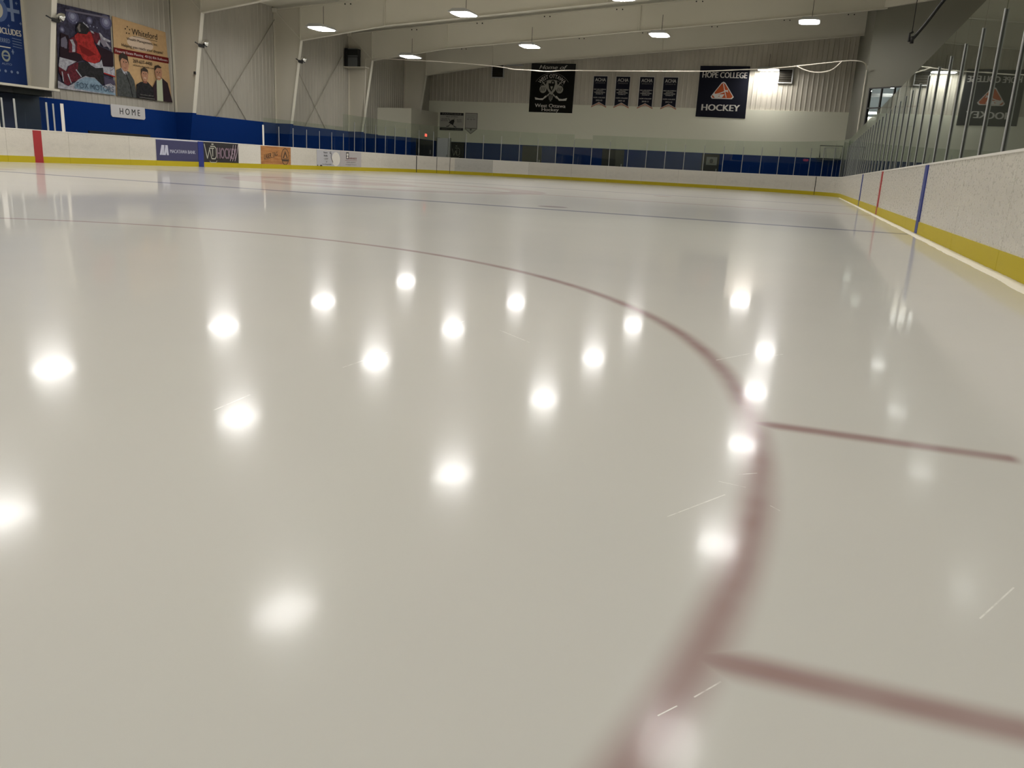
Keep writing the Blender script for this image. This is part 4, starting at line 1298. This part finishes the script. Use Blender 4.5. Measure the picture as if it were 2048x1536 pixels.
S.text('269-637-4400', 1.55, 1.48, .14, 1.1, INK, bold=.01)
S.text('whitefordwealth.com', 1.6, 1.31, .07, 1.25, INK)
# left man
S.poly([(.05, 1.0), (.30, 1.10), (.75, 1.0), (1.0, .70), (1.12, .0), (.02, .0)], SUIT)
S.poly([(.30, 1.12), (.42, .92), (.62, .85), (.62, 1.1)], LW); S.line([(.55, .95), (.75, .5), (.85, .02)], .05, BK)
S.ell(.52, 1.30, .22, .31, SK, 18); S.poly([(.25, 1.35), (.25, 1.60), (.45, 1.72), (.70, 1.62), (.76, 1.25), (.66, 1.45), (.4, 1.5)], INK)
S.ell(.47, 1.36, .035, .02, BK, 8); S.ell(.60, 1.36, .035, .02, BK, 8); S.poly([(.52, 1.32), (.56, 1.32), (.54, 1.22)], SK2); S.line([(.46, 1.13), (.60, 1.13)], .03, SK2)
# middle man
S.poly([(1.10, .55), (1.35, .68), (1.75, .72), (2.15, .45), (2.25, .0), (1.05, .0)], BK)
S.rect(1.5, 1.72, .65, .85, SK2); S.ell(1.61, .98, .19, .26, SK, 18)
S.poly([(1.41, 1.0), (1.42, 1.2), (1.60, 1.30), (1.80, 1.2), (1.81, 1.0), (1.75, 1.12), (1.48, 1.12)], INK)
S.ell(1.54, 1.03, .03, .018, BK, 8); S.ell(1.68, 1.03, .03, .018, BK, 8); S.poly([(1.59, 1.0), (1.63, 1.0), (1.61, .92)], SK2); S.line([(1.54, .86), (1.68, .86)], .03, CRM)
# right man
S.poly([(2.05, .55), (2.25, .85), (2.60, .98), (2.95, .80), (3.2, .0), (2.1, .0)], mat('dark_jacket_print', (.035, .022, .028), .7, spec=.1))
S.poly([(2.28, .85), (2.62, .95), (2.62, .0), (2.25, .0)], mat('pale_shirt_print', (.48, .52, .38), .7, spec=.1))
S.ell(2.42, 1.15, .21, .30, SK, 18); S.poly([(2.2, 1.22), (2.22, 1.42), (2.42, 1.48), (2.63, 1.40), (2.55, 1.36), (2.35, 1.36)], INK)
S.ell(2.34, 1.18, .035, .018, BK, 8); S.ell(2.49, 1.18, .035, .018, BK, 8); S.poly([(2.39, 1.14), (2.44, 1.14), (2.42, 1.05)], SK2); S.line([(2.33, .98), (2.50, .98)], .035, CRM)
S.text('Securities offered', 1.65, .17, .04, .75, M['inkdim']); S.line([(1.2, .05), (2.1, .05)], .015, M['inkdim'])
S.done('banner_print', r)
for q, lo, hi in ((NV, .7, 1.5), (RD, .6, 1.2), (MR, .6, 1.6), (LW, .6, 1.08), (BK, .7, 1.8), (SUIT, .7, 1.3), (SK, .8, 1.1), (LB, .8, 1.15), (TAN, .94, 1.04)):
    g = NT(q); p_, x_, y_, z_ = g.pos()
    c0 = tuple(q.node_tree.nodes['Principled BSDF'].inputs['Base Color'].default_value)[:3]
    nn = g.smooth(g.noise(p_, 8.0, 5, .72), .34, .66)
    g.put(g.b.inputs['Base Color'], g.mix(nn, tuple(v * lo for v in c0) + (1,), tuple(min(1, v * hi) for v in c0) + (1,)))
# blue banner at the left edge (y -1.2..2.42, z 2.62..5.6)
BLB = mat('royal_blue_banner', (0.012, 0.035, 0.145), .7, spec=.2)
ICE_ = mat('ice_blue_print', (0.20, 0.26, 0.42), .7, spec=.2)
r = lcloth('banner', [(-1.3, 2.60), (2.36, 2.62), (2.38, 5.9), (-1.3, 5.9)], BLB, 'royal blue banner at the left edge with plus signs and white lettering', 'banner')
S = lsheet(-1.3, 2.6)
S.rect(3.24, 3.36, 2.13, 2.85, ICE_); S.rect(3.00, 3.60, 2.42, 2.54, ICE_)
S.ell(2.72, 2.42, .40, .40, mat('sky_glow_print', (.10, .15, .32), .7, spec=.1), 20)
S.ell(2.66, 2.42, .28, .30, mat('cream_badge_print', (.55, .52, .45), .7, spec=.1), 20); S.line([(2.62, 2.28), (2.80, 2.5)], .05, BK)
for a, b in ((3.5, 2.75), (3.6, 2.1), (2.2, 2.8), (3.1, 1.95), (2.95, 2.75)):
    S.rect(a - .05, a + .05, b - .012, b + .012, ICE_); S.rect(a - .012, a + .012, b - .05, b + .05, ICE_)
S.text('VEHICLE INCLUDES', 2.62, 1.76, .20, 1.9, M['ink'], bold=.03)
for k in range(4):
    S.line([(3.18, 1.56 - k * .09), (3.56, 1.54 - k * .09)], .02, ICE_)
S.text('PREFERRED', 2.75, 1.44, .14, .66, ICE_); S.line([(2.42, 1.22), (3.08, 1.22)], .035, M['ink'])
S.ell(2.86, .93, .17, .19, mat('pale_grey_ring', (.3, .33, .3), .7, spec=.1), 18); S.ell(2.86, .93, .11, .12, BLB, 18); S.rect(2.75, 3.01, .92, .96, mat('pale_grey_ring', (.3, .33, .3), .7, spec=.1))
S.rect(3.10, 3.20, 1.08, 1.12, ICE_); S.rect(3.13, 3.17, 1.02, 1.18, ICE_); S.text('AUTO', 2.86, .66, .07, .4, ICE_)
for k in range(5): S.ell(2.3 + k * .24, .42, .05, .05, ICE_, 8)
S.done('banner_print', r)
# HOME sign
r = empty('wall_sign', (-15.88, 7.15, 1.8), 'white sign reading HOME on the blue wall below the banners', 'sign')
mb = MB(); mb.prism([(-15.895, 6.18, 2.31), (-15.895, 6.18, 1.87), (-15.895, 6.24, 1.81), (-15.895, 8.00, 1.81), (-15.895, 8.06, 1.87), (-15.895, 8.06, 2.31)], (.03, 0, 0))
mb.build('sign_board', mat('white_sign_board', (.60, .59, .60), .5), r)
S = Sheet((-15.865, 6.18, 1.81), (0, 1, 0), (0, 0, 1), (1, 0, 0)); S.text('H O M E', 1.02, .26, .25, 1.12, M['black'], bold=.012); S.done('sign_lettering', r)
# spotlights on the columns
def spot(y, z, label):
    r = empty('spotlight', (-14.4, y, z), label, 'spotlight', 'silver spotlights on the columns')
    xi = frame_inner(z)
    mb = MB(); mb.bar((xi + .02, y - .1, z - .06), (xi + .14, y + .12, z - .10), .10, .12); mb.bar((xi + .05, y - .35, z + .02), (xi + .1, y, z - .1), .03, .04)
    mb.build('mount', M['black'], r)
    mb = MB(); c = V((xi + .15, y + .22, z + .05)); d = V((.35, .9, -.25)).normalized()
    rad = [.03, .10, .145, .16, .15, .10]; pos_ = [-.16, -.12, -.05, .04, .06, .07]
    mb.tube([c + d * q for q in pos_], .1, n=16, radii=rad); mb.build('reflector', M['silver'], r)
    return r
spot(2.5, 4.92, 'silver spotlight with black mount on the leftmost column beside the hockey player banner')
spot(10.1, 5.16, 'silver spotlight with black mount on the column right of the three men banner')
spot(17.7, 5.47, 'silver spotlight on the column between the X braced bays')
# small junction box below
mb = MB(); mb.box(frame_inner(3.9) - .02, frame_inner(3.9) + .05, 9.9, 9.98, 3.88, 4.0); tag(mb.build('junction_box', M['black']), 'tiny black box on the column right of the three men banner', 'box')
# black wall unit on shelf
r = empty('wall_heater', (-15.5, 24.6, 6.0), 'black and silver unit standing on a wall shelf near the knee of the fourth column', 'heater')
mb = MB(); mb.box(-15.90, -15.72, 24.7, 25.15, 6.0, 7.02); mb.box(-15.72, -15.06, 24.78, 25.15, 6.55, 7.0); mb.box(-15.72, -15.08, 24.8, 25.15, 6.0, 6.55)
mb.build('unit_case', M['black'], r)
mb = MB(); mb.box(-15.70, -15.08, 24.74, 24.8, 6.0, 6.52); mb.box(-15.70, -15.06, 24.73, 24.8, 6.56, 6.62); mb.box(-15.70, -15.06, 24.73, 24.8, 6.97, 7.01)
mb.build('silver_grille', mat('grey_grille', (.16, .17, .18), .4, .5), r)
mb = MB(); mb.box(-15.93, -14.45, 24.6, 25.15, 5.93, 5.98); tag(mb.build('wall_shelf', M['column']), 'beige shelf under the black unit on the left wall', 'shelf')
# dark bench behind the boards
r = empty('team_bench', (-14.2, 5.2, 0), 'black team bench backrest showing above the boards below the HOME sign', 'bench')
mb = MB(); mb.box(-14.22, -14.15, 3.3, 6.4, .75, 1.17); mb.build('backrest', M['black'], r)
mb = MB(); mb.box(-14.15, -13.75, 3.3, 6.4, .42, .47); mb.build('seat', M['black'], r)
for y in (3.4, 4.85, 6.3):
    mb = MB(); mb.box(-14.2, -13.8, y - .03, y + .03, -.04, .42); mb.build('leg', M['alu'], r)

# ================================================================== netting roll across the hall
pts = [(-14.62, 6.44), (-13.5, 6.47), (-11.7, 6.44), (-10.0, 6.36), (-8.0, 6.25), (-6.04, 6.10), (-5.2, 6.02), (-4.2, 5.98), (-3.2, 5.93), (-2.2, 6.0), (-.2, 5.98), (1.5, 5.99), (3.9, 6.02), (5.5, 6.04), (7.2, 6.14), (8.6, 6.22), (9.96, 6.37)]
def smoothline(P, k=4):
    out = []
    for i in range(len(P) - 1):
        p0 = P[max(i - 1, 0)]; p1 = P[i]; p2 = P[i + 1]; p3 = P[min(i + 2, len(P) - 1)]
        for j in range(k):
            t = j / k
            out.append(tuple(0.5 * ((2 * p1[q]) + (-p0[q] + p2[q]) * t + (2 * p0[q] - 5 * p1[q] + 4 * p2[q] - p3[q]) * t * t + (-p0[q] + 3 * p1[q] - 3 * p2[q] + p3[q]) * t ** 3) for q in range(len(p1))))
    out.append(P[-1]); return out
P = smoothline([(x, 25.0, z + random.uniform(-.02, .02)) for x, z in pts])
P += [(11.0, 25.0, 6.48), (12.0, 25.0, 6.60)] + smoothline([(12.5, 25.0, 6.65), (13.0, 25.05, 6.62), (13.25, 25.2, 6.5), (13.33, 25.5, 6.3)])
mb = MB(); mb.tube(P, .028, n=8, radii=[.028 + random.uniform(-.007, .006) for _ in P])
r = mb.build('netting_cord', M['cable']); tag(r, 'long off white cord strung across the hall below the roof', 'cord')
mb = MB(); mb.tube(smoothline([(9.96, 24.94, 6.36), (10.5, 24.94, 6.14), (11.1, 24.94, 6.06), (11.7, 24.94, 6.20), (12.1, 24.94, 6.58)]), .03)
tag(mb.build('netting_cord', M['cable']), 'short drooping loop of off white cord below the right end of the long cord', 'cord')
mb = MB(); mb.tube([(-14.62, 24.98, 6.44), (-14.66, 24.98, 4.5), (-14.72, 24.98, 2.3)], .022)
tag(mb.build('netting_cord', M['cable']), 'thin pale line dropping down beside the fourth column', 'cord')
# hanging hose at the top right
r = empty('hanging_hose', (13.45, 5.0, 4.6), 'dark hose tied to a vertical wire above the right glass', 'hose')
mb = MB(); mb.tube([(13.47, 5.0, 4.8), (13.46, 5.0, roofz(13.46))], .012, n=6); mb.build('wire', M['black'], r)
P = smoothline([(13.47, 5.0, 4.62), (13.6, 5.0, 4.80), (13.75, 5.0, 5.02), (13.95, 5.0, 5.35), (14.15, 5.0, 5.68), (14.5, 5.0, 6.1), (15.2, 5.0, 6.8), (16.5, 5.0, 8.2), (17.3, 5.0, roofz(17.3))])
mb = MB(); mb.tube(P, .042, n=8); mb.build('hose', M['black'], r)
mb = MB(); mb.tube([(13.42, 5.0, 4.60), (13.42, 5.0, 4.82), (13.5, 5.0, 4.86)], .03, n=6); mb.tube([(13.5, 5.0, 4.56), (13.5, 5.0, 4.74)], .05, n=8); mb.build('clamp', M['black'], r)
